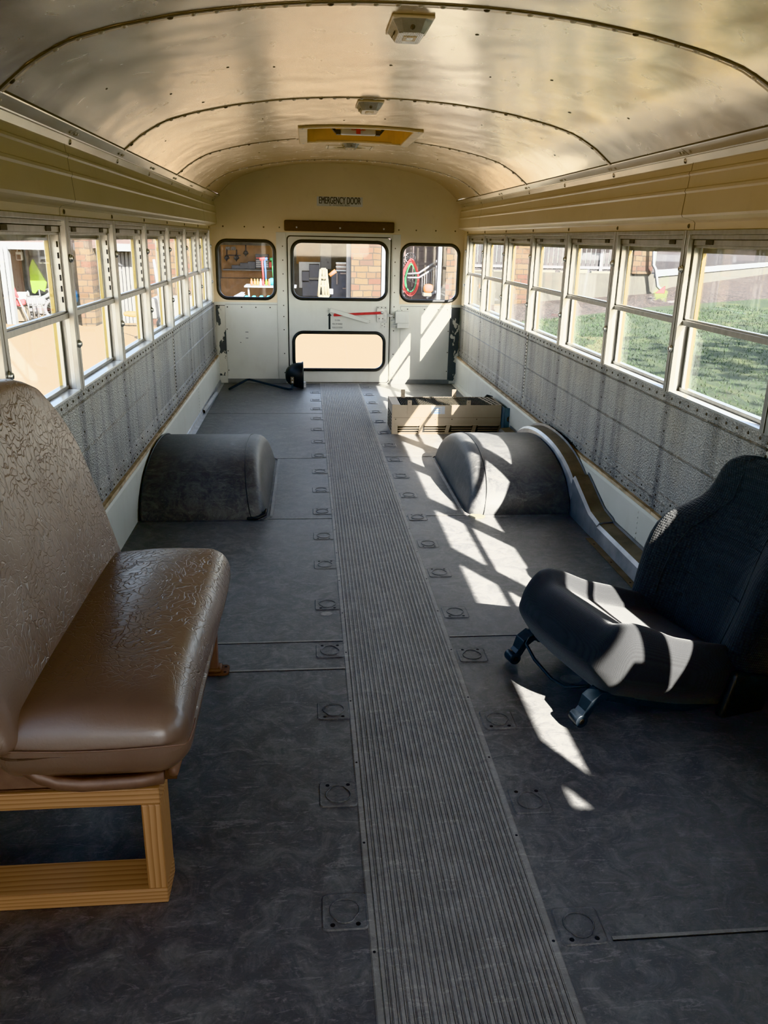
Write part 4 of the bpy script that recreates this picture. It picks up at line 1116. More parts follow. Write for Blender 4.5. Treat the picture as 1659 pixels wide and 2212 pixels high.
# ------------------------------------------------------------------ loose items at the back left
MR = thing('bus_mirror', 'black round backed bus mirror on a bent arm on the floor by the door', 'mirror', (-.42, 7.42, 0))
b = MB().m(0, True)
R = []
for k in range(9):
    t_ = k/8*PI/2; r = math.cos(t_)**.8; d = .155*math.sin(t_)
    R.append([(-.350-d, 7.42+.105*r*math.cos(a), .122+.118*r*math.sin(a)+.02*math.sin(t_)*0) for a in [2*PI*q/24 for q in range(24)]])
b.loft(R, True)
b.build('shell', 'black', MR)
b = MB().m(0, True); R = [[(-.350+dx, 7.42+.105*s*math.cos(a), .122+.120*s*math.sin(a)) for a in [2*PI*q/24 for q in range(24)]] for dx, s in ((-.004, 1.04), (.010, 1.04), (.012, .98), (.008, .95))]
b.loft(R, True); b.build('rim', 'black', MR)
b = MB().m(0); b.add([(-.344, 7.42+.10*math.cos(a), .122+.114*math.sin(a)) for a in [2*PI*q/24 for q in range(24)]], [tuple(range(24))]); b.build('mirror_glass', 'mirror_glass', MR)
b = MB().m(0, True); b.tube([(-1.005, 7.30, .012), (-.865, 7.55, .055), (-.84, 7.56, .056), (-.52, 7.34, .016), (-.47, 7.31, .012), (-.445, 7.31, .016), (-.44, 7.325, .04), (-.44, 7.34, .09)], .0095, 10); b.build('arm', 'black_steel', MR)
b = MB().m(0).box(-.455, -.425, 7.312, 7.33, .06, .12); b.m(1, True).dome((-.44, 7.31, .075), (0, -1, 0), .009, .006, 8); b.dome((-.44, 7.31, .105), (0, -1, 0), .007, .006, 8); b.build('clamp', ['galv_d', 'bolt'], MR, .001)
b = MB().m(0)
for k in range(3): b.box(-.338, -.318, 7.40, 7.44, .012+.018*k, .022+.018*k)
b.build('adjuster', 'sign', MR)
b = MB().m(0, True).tube([(-1.095, 7.05, .018), (-1.112, 6.28, .018)], .0165, 14)
b.m(1).tube([(-1.112, 6.28, .018), (-1.1121, 6.277, .018)], .0135, 14)
CT = b.build('conduit_pipe', ['pvc', 'dark']); tag(CT, 'loose pale grey conduit pipe lying along the left wall near the back', 'pipe')

# ------------------------------------------------------------------ black car seat, tipped on the floor
CS = thing('bucket_seat', 'black cloth car bucket seat lying tilted on the floor by the right wall', 'seat', (0, 0, 0))
SEAT_LOC = Vector((.925, 2.235, .015)); SEAT_ROT = (.031, -.293, 3.374); SEAT_S = .99; REC = .0
from mathutils import Euler
CS.location = SEAT_LOC; CS.rotation_euler = SEAT_ROT; CS.scale = (SEAT_S,)*3
LOCAL = True
def sm(a, b_, x):
    t_ = max(0, min(1, (x-a)/(b_-a))); return t_*t_*(3-2*t_)
def cushf(q):
    x, y, z = q; u = x/.28; v = y/.27
    top = max(0, z/.085)
    bol = sm(.55, .92, abs(v))
    z += top*(.040*bol*(1-.5*sm(.3, 1, u)) + .030*sm(.15, .8, u)*(1-sm(.85, 1, u)*.5) - .012*(1-bol))
    # front view: narrows at the back, waist
    y *= 1 - .10*sm(-.2, -1, -(-u)) if False else (1-.12*sm(0, 1, -u))
    y += 0
    if z < 0: x = x*(1-.16*sm(0, 1, -z/.085)*max(0, u)); y *= 1-.10*sm(0, 1, -z/.085)
    x += .018*(1-v*v)*max(0, u)
    return (x, y, z)
b = MB().m(0, True); b.rbox((.255, 0, .034), .56, .55, .186, .070, 30, cushf)
ck = b.build('seat_cushion', 'cloth', CS)
def backring(hh):
    """cross section of the back at height hh: list of local (x,y)"""
    W = [(0, .225), (.06, .262), (.18, .280), (.29, .290), (.37, .278), (.43, .256), (.50, .226), (.56, .204), (.61, .176), (.645, .138), (.668, .095), (.675, .045)]
    T = [(0, .045), (.05, .065), (.3, .062), (.5, .050), (.58, .048), (.64, .040), (.665, .028), (.675, .010)]
    def li(tb, x):
        for (a, va), (c, vc) in zip(tb, tb[1:]):
            if x <= c: return va+(vc-va)*sm(0, 1, (x-a)/(c-a)) if False else va+(vc-va)*(x-a)/(c-a)
        return tb[-1][1]
    w, th = li(W, hh), li(T, hh); P = []
    bol = .098*sm(0, .08, hh)*(1-.75*sm(.38, .52, hh))
    for k in range(40):
        a = 2*PI*k/40; c, s_ = math.cos(a), math.sin(a)
        y = w*math.copysign(abs(c)**.62, c); x = th*math.copysign(abs(s_)**.7, s_)
        if s_ > -.3: x += bol*sm(.34, .92, abs(y)/w)
        P.append((x, y))
    return P
b = MB().m(0, True); R = []
hs = [0, .015, .04, .08, .12, .17, .22, .27, .32, .36, .40, .43, .46, .49, .52, .55, .58, .60, .62, .64, .655, .665, .671, .675]
for hh in hs:
    ring = []
    for x, y in backring(hh):
        z = hh; xx = x - .02
        # recline
        xr = -.02 + (xx)*math.cos(REC) - (-0)*0 - math.sin(REC)*z; zr = .045 + z*math.cos(REC) + xx*math.sin(REC)*-1
        # slight curve of the back
        xr += (-.040*sm(.30, .54, hh)+.034*sm(.54, .66, hh))
        ring.append((xr, y, zr))
    R.append(ring)
b.loft(R, True, False, True)
bkx = b.build('backrest', 'cloth_mesh', CS)
def bsurf(hh, y, off=.0015):
    pr = backring(hh); best = max((p for p in pr if abs(p[1]-y) < .03), key=lambda p: p[0], default=pr[10])
    # interpolate on the front side
    fr = sorted([p for p in pr if p[0] > -.01], key=lambda p: p[1])
    x = best[0]
    for p, q in zip(fr, fr[1:]):
        if p[1] <= y <= q[1]: x = p[0]+(q[0]-p[0])*((y-p[1])/(q[1]-p[1]+1e-9)); break
    xx = x-.02+off; return (-.02+xx*math.cos(REC)-math.sin(REC)*hh+(-.040*sm(.30, .54, hh)+.034*sm(.54, .66, hh)), y, .045+hh*math.cos(REC)-xx*math.sin(REC))
b = MB().m(0, True)
for s_ in (-1, 1):
    b.tube([bsurf(h_, s_*yy) for h_, yy in ((.03, .15), (.10, .165), (.20, .175), (.30, .172), (.38, .155), (.45, .125), (.52, .09), (.60, .075), (.66, .06))], .0016, 5)
b.tube([bsurf(.40, y) for y in (-.15, -.1, -.05, 0, .05, .1, .15)], .0016, 5)
b.tube([bsurf(.24, y) for y in (-.17, -.1, -.05, 0, .05, .1, .17)], .0013, 5)
b.build('seam', 'black', bkx)
# understructure
b = MB().m(0)
for s_ in (-1, 1): b.bar((-.02, s_*.20, -.055), (.45, s_*.20, -.055), .03, .03)
b.bar((.06, -.20, -.06), (.06, .20, -.06), .02, .02); b.bar((.38, -.20, -.06), (.38, .20, -.06), .02, .02)
b.box(.02, .44, -.21, .21, -.045, -.03)
b.build('seat_frame', 'black_steel', CS, .003)
for s_ in (-1, 1):
    b = MB().m(0, True); pth = [(.36, -.045), (.43, -.035), (.475, -.045), (.500, -.075), (.505, -.11), (.515, -.135)]
    R = []
    for k, (x, z) in enumerate(pth):
        w = .026 if k < 4 else .020; e = .010
        R.append([(x-e, s_*.20-w, z-e), (x+e, s_*.20-w, z+e*.4), (x+e, s_*.20+w, z+e*.4), (x-e, s_*.20+w, z-e)])
    b.m(0, False).loft(R, True, False, True)
    b.m(0, True); b.tube([(.515, s_*.20-.022, -.138), (.515, s_*.20+.022, -.138)], .020, 16)
    b.m(1).tube([(.515, s_*.20-.023, -.138), (.515, s_*.20+.023, -.138)], .009, 12)
    b.build('mounting_bracket', ['black_steel', 'dark'], CS, .002)
b = MB().m(0, True).tube([(.42, -.17, -.05), (.50, -.165, -.055), (.515, -.15, -.07), (.50, -.10, -.10), (.49, 0, -.115), (.48, .06, -.11), (.44, .10, -.08), (.38, .12, -.06)], .0055, 8); b.build('adjust_bar', 'black_steel', CS)
b = MB().m(0, True); b.rbox((-.0, .262, .02), .16, .035, .16, .016, 8); b.build('recliner_cover', 'black', CS)
LOCAL = False

# ------------------------------------------------------------------ outside
GZ = -.95
g = struct('ground_driveway'); g.name = 'ground'
b = MB().m(0); b.add([(-45, -20, GZ), (1.85, -20, GZ), (1.85, 80, GZ), (-45, 80, GZ)], [(0, 1, 2, 3)]); b.build('driveway', 'concrete', g)
SL = .08
def gz(x): return GZ+SL*(x-1.2)
b = MB().m(0); b.add([(1.8, -20, gz(1.8)), (12.45, -20, gz(12.45)), (12.45, 22.1, gz(12.45)), (9, 22.0, gz(9)), (5.0, 20.6, gz(5)), (3.2, 17, gz(3.2)), (1.8, 9, gz(1.8)), (30, -20, gz(12.45)), (30, 22.4, gz(12.45))], [(0, 1, 2, 3, 4, 5, 6), (1, 7, 8, 2)])
LW = b.build('lawn', 'grass'); tag(LW, None, None, None, 'structure')
b = MB().m(0); b.add([(1.3, -20, gz(1.3)-.04), (12.45, -20, gz(12.45)-.04), (12.45, 60, gz(12.45)-.04), (1.3, 60, gz(1.3)-.04), (40, -20, gz(12.45)-.04), (40, 60, gz(12.45)-.04)], [(0, 1, 2, 3), (1, 4, 5, 2)])
o = b.build('gravel_bed', 'gravel'); tag(o, None, None, None, 'structure')
# tufts of grass on the near part of the lawn
rg = random.Random(11); b = MB().m(0)
for _ in range(30000):
    x = 2.0+rg.random()**1.3*9; y = 2+rg.random()*19
    if y > 9+ (x-1.8)*4.5: continue
    z = gz(x); a = rg.random()*2*PI; hgt = rg.uniform(.025, .06); w = .004+.0003*y
    dx, dy = math.cos(a)*w, math.sin(a)*w; lx, ly = rg.uniform(-.04, .04), rg.uniform(-.04, .04)
    b.add([(x-dx, y-dy, z), (x+dx, y+dy, z), (x+lx, y+ly, z+hgt)], [(0, 1, 2)])
o = b.build('lawn_blades', 'blade'); tag(o, 'short green lawn grass beside the bus', 'grass', None, 'stuff')

def pbox(b, x0, x1, t, bt, Y, th=.05, mid=None):
    """upright box whose front face fills picture span x0..x1, t..bt at depth Y"""
    xm = (x0+x1)/2; ym = (t+bt)/2
    X0, X1 = at(x0, ym, Y).x, at(x1, ym, Y).x; Z0, Z1 = at(xm, bt, Y).z, at(xm, t, Y).z
    return b.box(X0, X1, Y, Y+th, Z0, Z1)
FY = 22.0
# garage: facade pieces
GR = thing('garage_building', 'mauve sided garage with open doors and tan stone pillars across the driveway', 'garage', (-3, FY, GZ))
b = MB().m(0)
X0 = -16.0; XE = at(757, 590, FY).x
ztop = at(300, 538, FY).z
b.box(X0, at(452, 500, FY).x, FY, FY+.2, ztop, 3.6); b.box(at(452, 500, FY).x, at(748, 500, FY).x, FY, FY+.2, 1.75, 3.6)
b.build('siding_panel', 'mauve', GR)
b = MB().m(0)
for (a, c) in ((-90, 118), (160, 172), (240, 304), (316, 324)):
    b.box(at(a, 540, FY).x, at(c, 540, FY).x, FY-.06, FY+.02, ztop-.06, ztop+.12)
b.build('door_head_trim', 'trim_w', GR)
for a, c in ((-60, -2), (176, 206), (326, 352), (368, 452), (757, 820)):
    b = MB().m(0).box(at(a, 600, FY).x, at(c, 600, FY).x, FY-.35, FY+.3, GZ, 3.0 if a > 700 else ztop+.9); b.build('stone_pillar', 'stone', GR)
for a, c in ((8, 17), (20, 27), (748, 757), (318, 323)):
    b = MB().m(0).box(at(a, 610, FY).x, at(c, 610, FY).x, FY-.12, FY+.1, GZ, ztop if a < 700 else 1.8); b.build('door_jamb', 'trim_w', GR)
# interior
b = MB().m(0); b.box(X0, 2.6, FY+6, FY+6.1, GZ, 3); b.box(X0, 2.6, FY, FY+6, 2.4, 2.5); b.box(at(757, 600, FY).x+.2, at(757, 600, FY).x+.3, FY, FY+6, GZ, 3); b.box(X0-.1, X0, FY, FY+6, GZ, 3)
b.build('inner_wall', 'garage_grey', GR)
b = MB().m(0); pbox(b, 478, 592, 530, 600, FY+5.7); pbox(b, 478, 598, 602, 650, FY+5.75); pbox(b, 640, 695, 515, 570, FY+5.7); b.build('board_lining', 'peg', GR)
b = MB().m(0); pbox(b, 20, 52, 540, 690, FY+3); b.build('timber_lining', 'wood_out', GR)
b = MB().m(0); pbox(b, 250, 300, 543, 700, FY+.5, .1)
o = b.build('roller_door', 'dark_in', GR)
for k in range(6):
    b = MB().m(0); pbox(b, 251+8*k, 257+8*k, 545, 698, FY+.46, .03); b.build('door_slat', 'garage_grey', GR)
o_ = FY
# items in the garage (each its own thing)
def item(name, label, cat, mat, boxes, Y, th=.3, group=None):
    t = MB().m(0)
    for (x0_, x1_, t_, b_) in boxes: pbox(t, x0_, x1_, t_, b_, Y, th)
    o = t.build(name, mat, None, .01); tag(o, label, cat, group); return o
def ptube(b, pts, Y, r, n=8): 
    return b.tube([at(x, y, Y) for x, y in pts], r, n)
sh = item('wall_shelf', 'long pale shelf board on the garage back wall', 'shelf', 'trim_w', [(481, 589, 582, 585)], FY+5.2, .45)
item('tool_chest', 'black tool chest with bright drawer rails standing on the garage shelf', 'tool box', 'tool_dark', [(552, 580, 549, 580)], FY+5.1, .4)
b = MB().m(0)
for k in range(4): pbox(b, 553, 580, 563+4*k, 564.2+4*k, FY+5.05, .03)
o = b.build('drawer_rail', 'silver'); par(o, bpy.data.objects['tool_chest'])
b = MB().m(0); pbox(b, 553, 580, 556.5, 558.5, FY+5.05, .03); o = b.build('red_stripe', 'hose_red'); par(o, bpy.data.objects['tool_chest'])
item('tool_pile', 'row of dark tools piled on the garage shelf', 'tools', 'tool_dark', [(500, 520, 573, 581), (518, 536, 568, 581), (535, 552, 565, 581)], FY+5.2, .3)
item('fuel_can', 'red can at the right end of the garage shelf', 'can', 'hose_red', [(581, 587, 566, 578)], FY+5.1, .25)
for k, (x, y) in enumerate(((490, 553), (511, 553), (531, 543))):
    b = MB().m(0, True); ptube(b, [(x, y-14), (x, y)], FY+5.5, .02, 6); ptube(b, [(x, y), (x+3, y+5), (x, y+10), (x-3, y+5), (x, y)], FY+5.5, .05, 8)
    tag(b.build('hanging_tool', 'tool_dark'), ('clamp hanging at the left on the garage pegboard', 'pulley hanging by a cord on the garage pegboard', 'long dark tool hanging at the top of the garage pegboard')[k], 'tool')
item('power_strip', 'dark rail of hooks across the garage pegboard', 'rail', 'tool_dark', [(492, 520, 550.5, 552.5)], FY+5.62, .05)
for k, x in enumerate((492, 504)):
    b = MB().m(0); pbox(b, x-5, x+5, 534, 540.5, FY+5.5, .08); pbox(b, x-4, x+4, 533, 534, FY+5.48, .1); b.m(1); pbox(b, x-2.6, x-1.2, 537, 539, FY+5.47, .04); pbox(b, x+1.2, x+2.6, 537, 539, FY+5.47, .04)
    tag(b.build('wall_outlet_box', ['trim_w', 'tool_dark'], None, .01), ('left one of two white round-holed boxes high on the garage pegboard', 'right one of two white round-holed boxes high on the garage pegboard')[k], 'box')
TY = FY-1.2
FT = thing('folding_table', 'white folding table with bright toys on it at the garage door', 'table', at(560, 640, TY))
b = MB().m(0); p0 = at(527, 617, TY); p1 = at(640, 611, TY); zt = p0.z
b.box(p0.x, p1.x, TY, TY+.8, zt-.045, zt); b.build('table_top', 'trim_w', FT, .01)
for dx in (.1, 1.2): b = MB().m(0); b.bar((p0.x+dx, TY+.1, zt-.04), (p0.x+dx+.05, TY+.1, GZ), .04, .04, (0, 1, 0)); b.build('leg', 'trim_w', FT)
toys = [(543, 611, 'orange', 'orange'), (550, 610, 'yellow', 'yellow'), (556, 608, 'yellow', 'tall yellow'), (563, 609, 'label', 'pale'), (568, 607, 'red', 'red'), (575, 606, 'hivis', 'lime green'), (581, 610, 'orange', 'flat orange')]
for k, (x, y, mt, cn_) in enumerate(toys):
    c = at(x, y, TY+.2); r = .055; zc = zt+r
    b = MB().m(0, True); b.rbox((c.x, TY+.25, zc), .056+.004*(k % 2), .10, 2*r, .03, 6); b.dome((c.x, TY+.25, zc+r), (0, 0, 1), .02, .05, 8)
    tag(b.build('toy', mt), cn_+' toy on the white folding table outside the garage', 'toy', 'toys on the folding table')
c = at(587, 606, TY+.2); b = MB().m(0, True); b.rbox((c.x, TY+.45, zt+.085), .19, .19, .17, .08, 10); tag(b.build('play_ball', 'cyan'), 'round turquoise ball on the white folding table', 'ball')
b = MB().m(0); 
for k in range(4): pbox(b, 528+16*k, 535+16*k, 640, 647, TY-.8, .3)
for k in range(1): b.m(1); pbox(b, 528, 592, 643, 648, TY-.45, .25)
tag(b.build('pool_float', ['cyan', 'trim_w'], None, .02), 'white and turquoise striped inflatable lying low outside the garage', 'float')
b = MB().m(0); b.add([at(504, 640, TY-.5), at(522, 630, TY+.2), at(530, 631, TY+.2), at(522, 642, TY-.5)], [(0, 1, 2, 3)]); b.add([v-Vector((0, 0, .05)) for v in (at(504, 640, TY-.5), at(522, 630, TY+.2), at(530, 631, TY+.2), at(522, 642, TY-.5))], [(0, 1, 2, 3)])
tag(b.build('white_board', 'trim_w'), 'white board lying flat before the garage tool wall', 'board')
for k, (xa, mt, nm) in enumerate(((566, 'hose_red', 'red'), (571.5, 'blue', 'blue'), (588, 'hose_green', 'green'))):
    b = MB().m(0, True); ptube(b, [(xa, 560), (xa+3, 606)], FY+1+.3*k, .025, 6); ptube(b, [(xa-5, 560), (xa+6, 559)], FY+1+.3*k, .04, 6)
    tag(b.build('garden_tool', mt), nm+' handled garden tool leaning inside the garage', 'tool')
# centre bay
item('locker_cabinet', 'tall grey green steel cabinet inside the middle of the garage', 'cabinet', 'railing', [(692, 716, 528, 582)], FY+4, .5)
b = MB().m(0); rg2 = random.Random(3)
for _ in range(16):
    x, y = rg2.uniform(694, 714), rg2.uniform(532, 570); pbox(b, x, x+1.6, y, y+1.8, FY+3.95, .04)
o = b.build('sticker', 'tool_dark'); par(o, bpy.data.objects['locker_cabinet'])
item('work_bench', 'grey panel leaning behind the hand truck in the garage', 'panel', 'label', [(646, 692, 566, 622)], FY+4.5, .1)
item('office_chair', 'black chair standing before the grey panel in the garage', 'chair', 'tool_dark', [(668, 690, 571, 600), (653, 692, 606, 640), (652, 668, 586, 610)], FY+3, .5)
HTk = MB().m(0, True)
for pts in ([(693, 582), (688, 640)], [(704, 582), (710, 640)], [(693, 582), (704, 582)], [(691, 600), (706, 600)], [(689.5, 618), (708, 618)], [(697, 606), (698, 640)], [(703, 606), (704, 640)], [(688, 640), (711, 640)], [(699, 584), (699, 604)]):
    ptube(HTk, pts, FY-.6, .035, 8)
tag(HTk.build('hand_truck', 'beige_pl'), 'cream coloured folding frame standing in the middle garage bay', 'hand truck')
item('tool_cabinet', 'dark rolling tool cabinet beside the garage door jamb', 'cabinet', 'tool_dark', [(716, 752, 588, 645)], FY+1.3, .45)
b = MB().m(0); pbox(b, 735, 750, 589, 592, FY+1.25, .05); pbox(b, 740, 750, 622, 624, FY+1.25, .05); pbox(b, 727, 729, 590, 614, FY+1.25, .05); o = b.build('drawer_pull', 'leather'); par(o, bpy.data.objects['tool_cabinet'])
for k in range(5):
    b = MB().m(0, True); c = at(739, 568.4+4.0*k, FY+1.55); b.rbox((c.x-.03, FY+1.55, c.z), .30-.02*(k % 2), .3, .049, .022, 6)
    tag(b.build('folded_blanket', 'leather' if k % 2 else 'sign'), ('topmost', 'second', 'third', 'fourth', 'lowest')[k]+' folded blanket in the stack on the garage tool cabinet', 'blanket', 'blankets stacked on the tool cabinet')
item('paint_bucket', 'white bucket on the garage floor right of the cream frame', 'bucket', 'trim_w', [(711, 720, 624, 636)], FY+.5, .12)
b = MB().m(0, True); ptube(b, [(712, 595), (725, 585)], FY+.2, .05, 8); tag(b.build('trimmer_head', 'orange'), 'orange garden trimmer behind the cream frame', 'tool')
# recess wall to the right of the garage, hose, railing
RW = thing('side_wall_house', 'mauve house wall with white corner trim and stone pier behind the bus', 'house', (2.6, FY+2, GZ)); RW.name = 'house_wall'
b = MB().m(0); b.box(XE, at(990, 580, FY+2).x+.3, FY+2, FY+2.2, GZ, 3.2); b.build('siding_panel', 'mauve', RW)
b = MB().m(0); b.box(at(822, 590, FY).x, at(831, 590, FY).x, FY-.3, FY+2, GZ, 3.0); b.box(at(953, 590, FY).x, at(961, 590, FY).x, FY+.6, FY+.8, GZ, 3.0); b.build('corner_trim', 'trim_w', RW)
b = MB().m(0).box(at(961, 590, FY+.8).x, at(1002, 590, FY+.8).x, FY+.6, FY+1.6, GZ, 3.0); b.build('stone_pier', 'stone', RW)
HR = thing('hose_reel', 'round wall hose hanger with coiled red and green garden hoses', 'hose', at(885, 580, FY+1.85))
b = MB().m(0, True); c = at(886, 557, FY+1.9); 
b.tube([(c.x+.14*math.cos(a), FY+1.9, c.z+.14*math.sin(a)) for a in [2*PI*k/20 for k in range(20)]], .012, 6, closed=True)
for k in range(6): a = PI*k/6; b.tube([(c.x-.14*math.cos(a), FY+1.9, c.z-.14*math.sin(a)), (c.x+.14*math.cos(a), FY+1.9, c.z+.14*math.sin(a))], .006, 5)
b.build('hanger', 'railing', HR)
for k, (w_, h_, mt) in enumerate(((.26, .52, 'hose_red'), (.23, .50, 'hose_red'), (.205, .46, 'hose_red'), (.165, .42, 'hose_green'), (.24, .55, 'hose_red'), (.145, .40, 'hose_green'))):
    b = MB().m(0, True); cc = at(886, 600, FY+1.8)
    b.tube([(cc.x+w_*math.cos(a)*(1.0 if math.sin(a) < .2 else 1-.45*(math.sin(a)-.2)), FY+1.78-.03*k, cc.z-.03+h_*math.sin(a)*(1 if math.sin(a) > 0 else .85)) for a in [2*PI*q/40 for q in range(40)]], .012, 6, closed=True)
    b.build('hose_coil', mt, HR)
RL = thing('stair_railing', 'dark metal stair railing before the mauve wall', 'railing', at(920, 600, FY+1))
b = MB().m(0, True)
for pts in ([(880, 592), (905, 590), (950, 560)], [(880, 600), (905, 600), (953, 570)]): ptube(b, pts, FY+1, .03, 6)
b.build('handrail', 'railing', RL)
b = MB().m(0, True)
for k in range(8): x = 912+5*k; ptube(b, [(x, 598-.62*(x-908)), (x-1, 632)], FY+1, .010, 5)
b.build('baluster', 'railing', RL)
b = MB().m(0, True); ptube(b, [(922, 645), (955, 620)], FY+1, .04, 6); b.build('lower_rail', 'railing', RL)
b = MB().m(0, True); c = at(925, 623, FY-.4); b.rbox((c.x, FY-.4, c.z), .25, .2, .22, .09, 8); tag(b.build('orange_bucket', 'orange'), 'rounded orange bucket beside the stair railing', 'bucket')
item('plastic_crate', 'pale crate under the orange bucket behind the bus', 'crate', 'beige_pl', [(915, 932, 633, 640)], FY-.5, .3)
b = MB().m(0); b.box(.60, 1.10, YR+.052, YR+.075, .60, .782); b.build('outer_sill', 'yellow', WB)
# left bays
def vest():
    b = MB().m(0, True); Y = FY+1
    L_ = [(68, 562), (63, 580), (66, 610), (70, 632), (76, 634), (84, 624), (96, 630), (100, 610), (88, 590), (76, 570), (71, 560)]
    P = [at(x, y, Y) for x, y in L_]; n = len(P); b.m(0, False).add([p for p in P]+[p+Vector((0, .08, 0)) for p in P], [tuple(range(n)), tuple(range(2*n-1, n-1, -1))]+[(k, (k+1) % n, n+(k+1) % n, n+k) for k in range(n)])
    o = b.build('safety_vest', 'hivis'); tag(o, 'lime green safety vest hanging in the left garage bay', 'vest')
vest()
b = MB().m(0, True); Y = FY+.2
ptube(b, [(28, 620), (62, 692)], Y, .03, 6); o = b.build('broom', 'trim_w'); tag(o, 'broom with red upper handle leaning in the left garage bay', 'broom')
b = MB().m(0, True); ptube(b, [(27, 619), (38, 643)], Y-.01, .036, 6); q = b.build('red_handle', 'hose_red'); par(q, o)
MC = thing('dirt_bike', 'white dirt bike with knobbly front wheel in the left garage bay', 'motorcycle', at(100, 690, FY+.8))
for (x, y, r) in ((117, 668, 18), (70, 685, 14)):
    b = MB().m(0, True); c = at(x, y, FY+.8); rr_ = r*FY/F_PX
    b.tube([(c.x+rr_*math.cos(a), FY+.8, c.z+rr_*math.sin(a)) for a in [2*PI*k/28 for k in range(28)]], .045, 8, closed=True)
    for k in range(28): a = 2*PI*k/28; b.obox((c.x+(rr_+.045)*math.cos(a), FY+.8, c.z+(rr_+.045)*math.sin(a)), .03, .08, .03, Matrix.Rotation(-a, 3, 'Y'))
    b.m(1)
    for k in range(8): a = PI*k/8; b.tube([(c.x-rr_*math.cos(a), FY+.8, c.z-rr_*math.sin(a)), (c.x+rr_*math.cos(a), FY+.8, c.z+rr_*math.sin(a))], .005, 4)
    b.build('wheel', ['railing', 'silver'], MC)
b = MB().m(0, True); c = at(78, 650, FY+.8); b.rbox((c.x, FY+.8, c.z), .5, .25, .22, .08, 8); ptube(b, [(78, 650), (100, 640), (112, 632)], FY+.8, .05, 8); b.build('body_panel', 'trim_w', MC)
b = MB().m(0, True); ptube(b, [(105, 625), (110, 640), (117, 668)], FY+.8, .03, 8); ptube(b, [(98, 626), (112, 622)], FY+.8, .02, 6); b.rbox(at(84, 668, FY+.8), .3, .2, .25, .05, 6); b.build('fork_and_engine', 'railing', MC)
b = MB().m(0, True)
for pts in ([(58, 640), (66, 690)], [(84, 625), (96, 690)], [(68, 640), (76, 690)], [(78, 640), (86, 690)], [(58, 640), (88, 640)], [(60, 660), (92, 660)], [(60, 628), (58, 640)]): ptube(b, pts, FY+.1, .02, 6)
tag(b.build('folding_cart', 'silver'), 'silver wire folding cart standing before the dirt bike', 'cart')
b = MB().m(0, True)
for k in range(4): ptube(b, [(24+2*k, 650+2*k), (32, 646+3*k), (42, 652+2*k), (54, 650+k)], FY+.3, .05, 8)
tag(b.build('red_hoses', 'hose_red'), 'bundle of red hose piled in the left garage bay', 'hose'); bpy.data.objects['red_hoses'].name = 'hose_bundle'
b = MB().m(0, True); c = at(42, 553, FY+1); b.rbox((c.x, FY+1, c.z), .16, .12, .22, .03, 6); b.tube([(c.x-.05, FY+1, c.z+.10), (c.x-.03, FY+1, c.z+.17), (c.x+.05, FY+1, c.z+.17), (c.x+.07, FY+1, c.z+.08)], .015, 6)
jg = b.build('oil_jug', 'sign'); tag(jg, 'white plastic oil jug with brown label hanging in the left garage bay', 'jug')
b = MB().m(0); b.box(c.x-.055, c.x+.055, FY+.93, FY+.94, c.z-.09, c.z+.04); q = b.build('label_patch', 'wood_out'); par(q, jg)
item('storage_bin', 'grey storage bin on the floor of the left garage bay', 'bin', 'label', [(33, 56, 632, 648)], FY+.9, .3)
item('engine_crate', 'dark crate of parts on the floor left of the dirt bike', 'crate', 'galv_d', [(36, 56, 664, 694)], FY+.4, .3)
b = MB().m(0, True); c = at(160, 640, FY+1); b.rbox((c.x, FY+1, c.z), .2, .2, .35, .09, 8); tag(b.build('blue_drum', 'blue'), 'blue plastic drum in the second garage bay', 'drum')
b = MB().m(0, True); 
for k in range(3): b.rbox(at(284+6*k, 676+k, FY-.5)-Vector((0, 0, .02)), .35, .3, .10, .045, 6)
tag(b.build('tarp_bundle', 'yellow'), 'folded yellow tarp on the driveway before the dark roller door', 'tarp')
# dark vehicle trailer near left windows 4 and 5
TR = thing('utility_trailer', 'dark grey utility trailer parked before the stone pillars', 'trailer', at(350, 690, 18))
b = MB().m(0); pbox(b, 322, 424, 645, 690, 18, 1.0); b.build('trailer_body', 'garage_grey', TR, .04)
b = MB().m(0, True); c = at(352, 700, 17.9); b.tube([(c.x, 17.9, c.z), (c.x, 18.05, c.z)], .14, 16); b.m(1); b.tube([(c.x, 17.88, c.z), (c.x, 17.9, c.z)], .07, 12); b.build('wheel', ['black', 'silver'], TR)
b = MB().m(0, True); ptube(b, [(332, 560), (352, 695)], 17.8, .03, 8); b.build('white_pole', 'trim_w', TR)
# right side: retaining wall, fence, house
WY = 26.4
RT_ = thing('retaining_wall', 'low grey concrete retaining wall under the dark fence', 'wall', at(1200, 640, WY))
A = at(980, 600, WY); B = at(1414, 583, WY)
b = MB().m(0).box(A.x-.5, B.x, WY, WY+.25, GZ-.2, at(1300, 590, WY).z); b.build('wall_face', 'retain', RT_)
b = MB().m(0); zt2 = at(1300, 590, WY).z
rg3 = random.Random(9); x = A.x
while x < B.x-1.3: w_ = rg3.uniform(.3, .7); b.box(x, x+w_, WY+.05, WY+.25, zt2, zt2+rg3.uniform(.02, .10)); x += w_+rg3.uniform(0, .25)
b.build('cap_rocks', 'beige_pl', RT_)
FN = thing('slat_fence', 'dark vertical slat fence standing on the concrete retaining wall', 'fence', at(1250, 570, WY))
zf = at(1250, 522, WY).z
b = MB().m(0); x = A.x
while x < B.x-.9: b.box(x, x+.13, WY+.12, WY+.15, zt2+.06, zf); x += .155
b.build('slat_panel', 'fence', FN)
b = MB().m(0)
for px in (1000, 1046, 1096, 1160, 1230, 1300, 1360):
    xx = at(px, 570, WY).x; b.box(xx-.05, xx+.05, WY+.06, WY+.12, zt2, zf+.05)
b.box(A.x, B.x-.9, WY+.08, WY+.12, zt2+.12, zt2+.2); b.build('fence_frame', 'railing', FN)
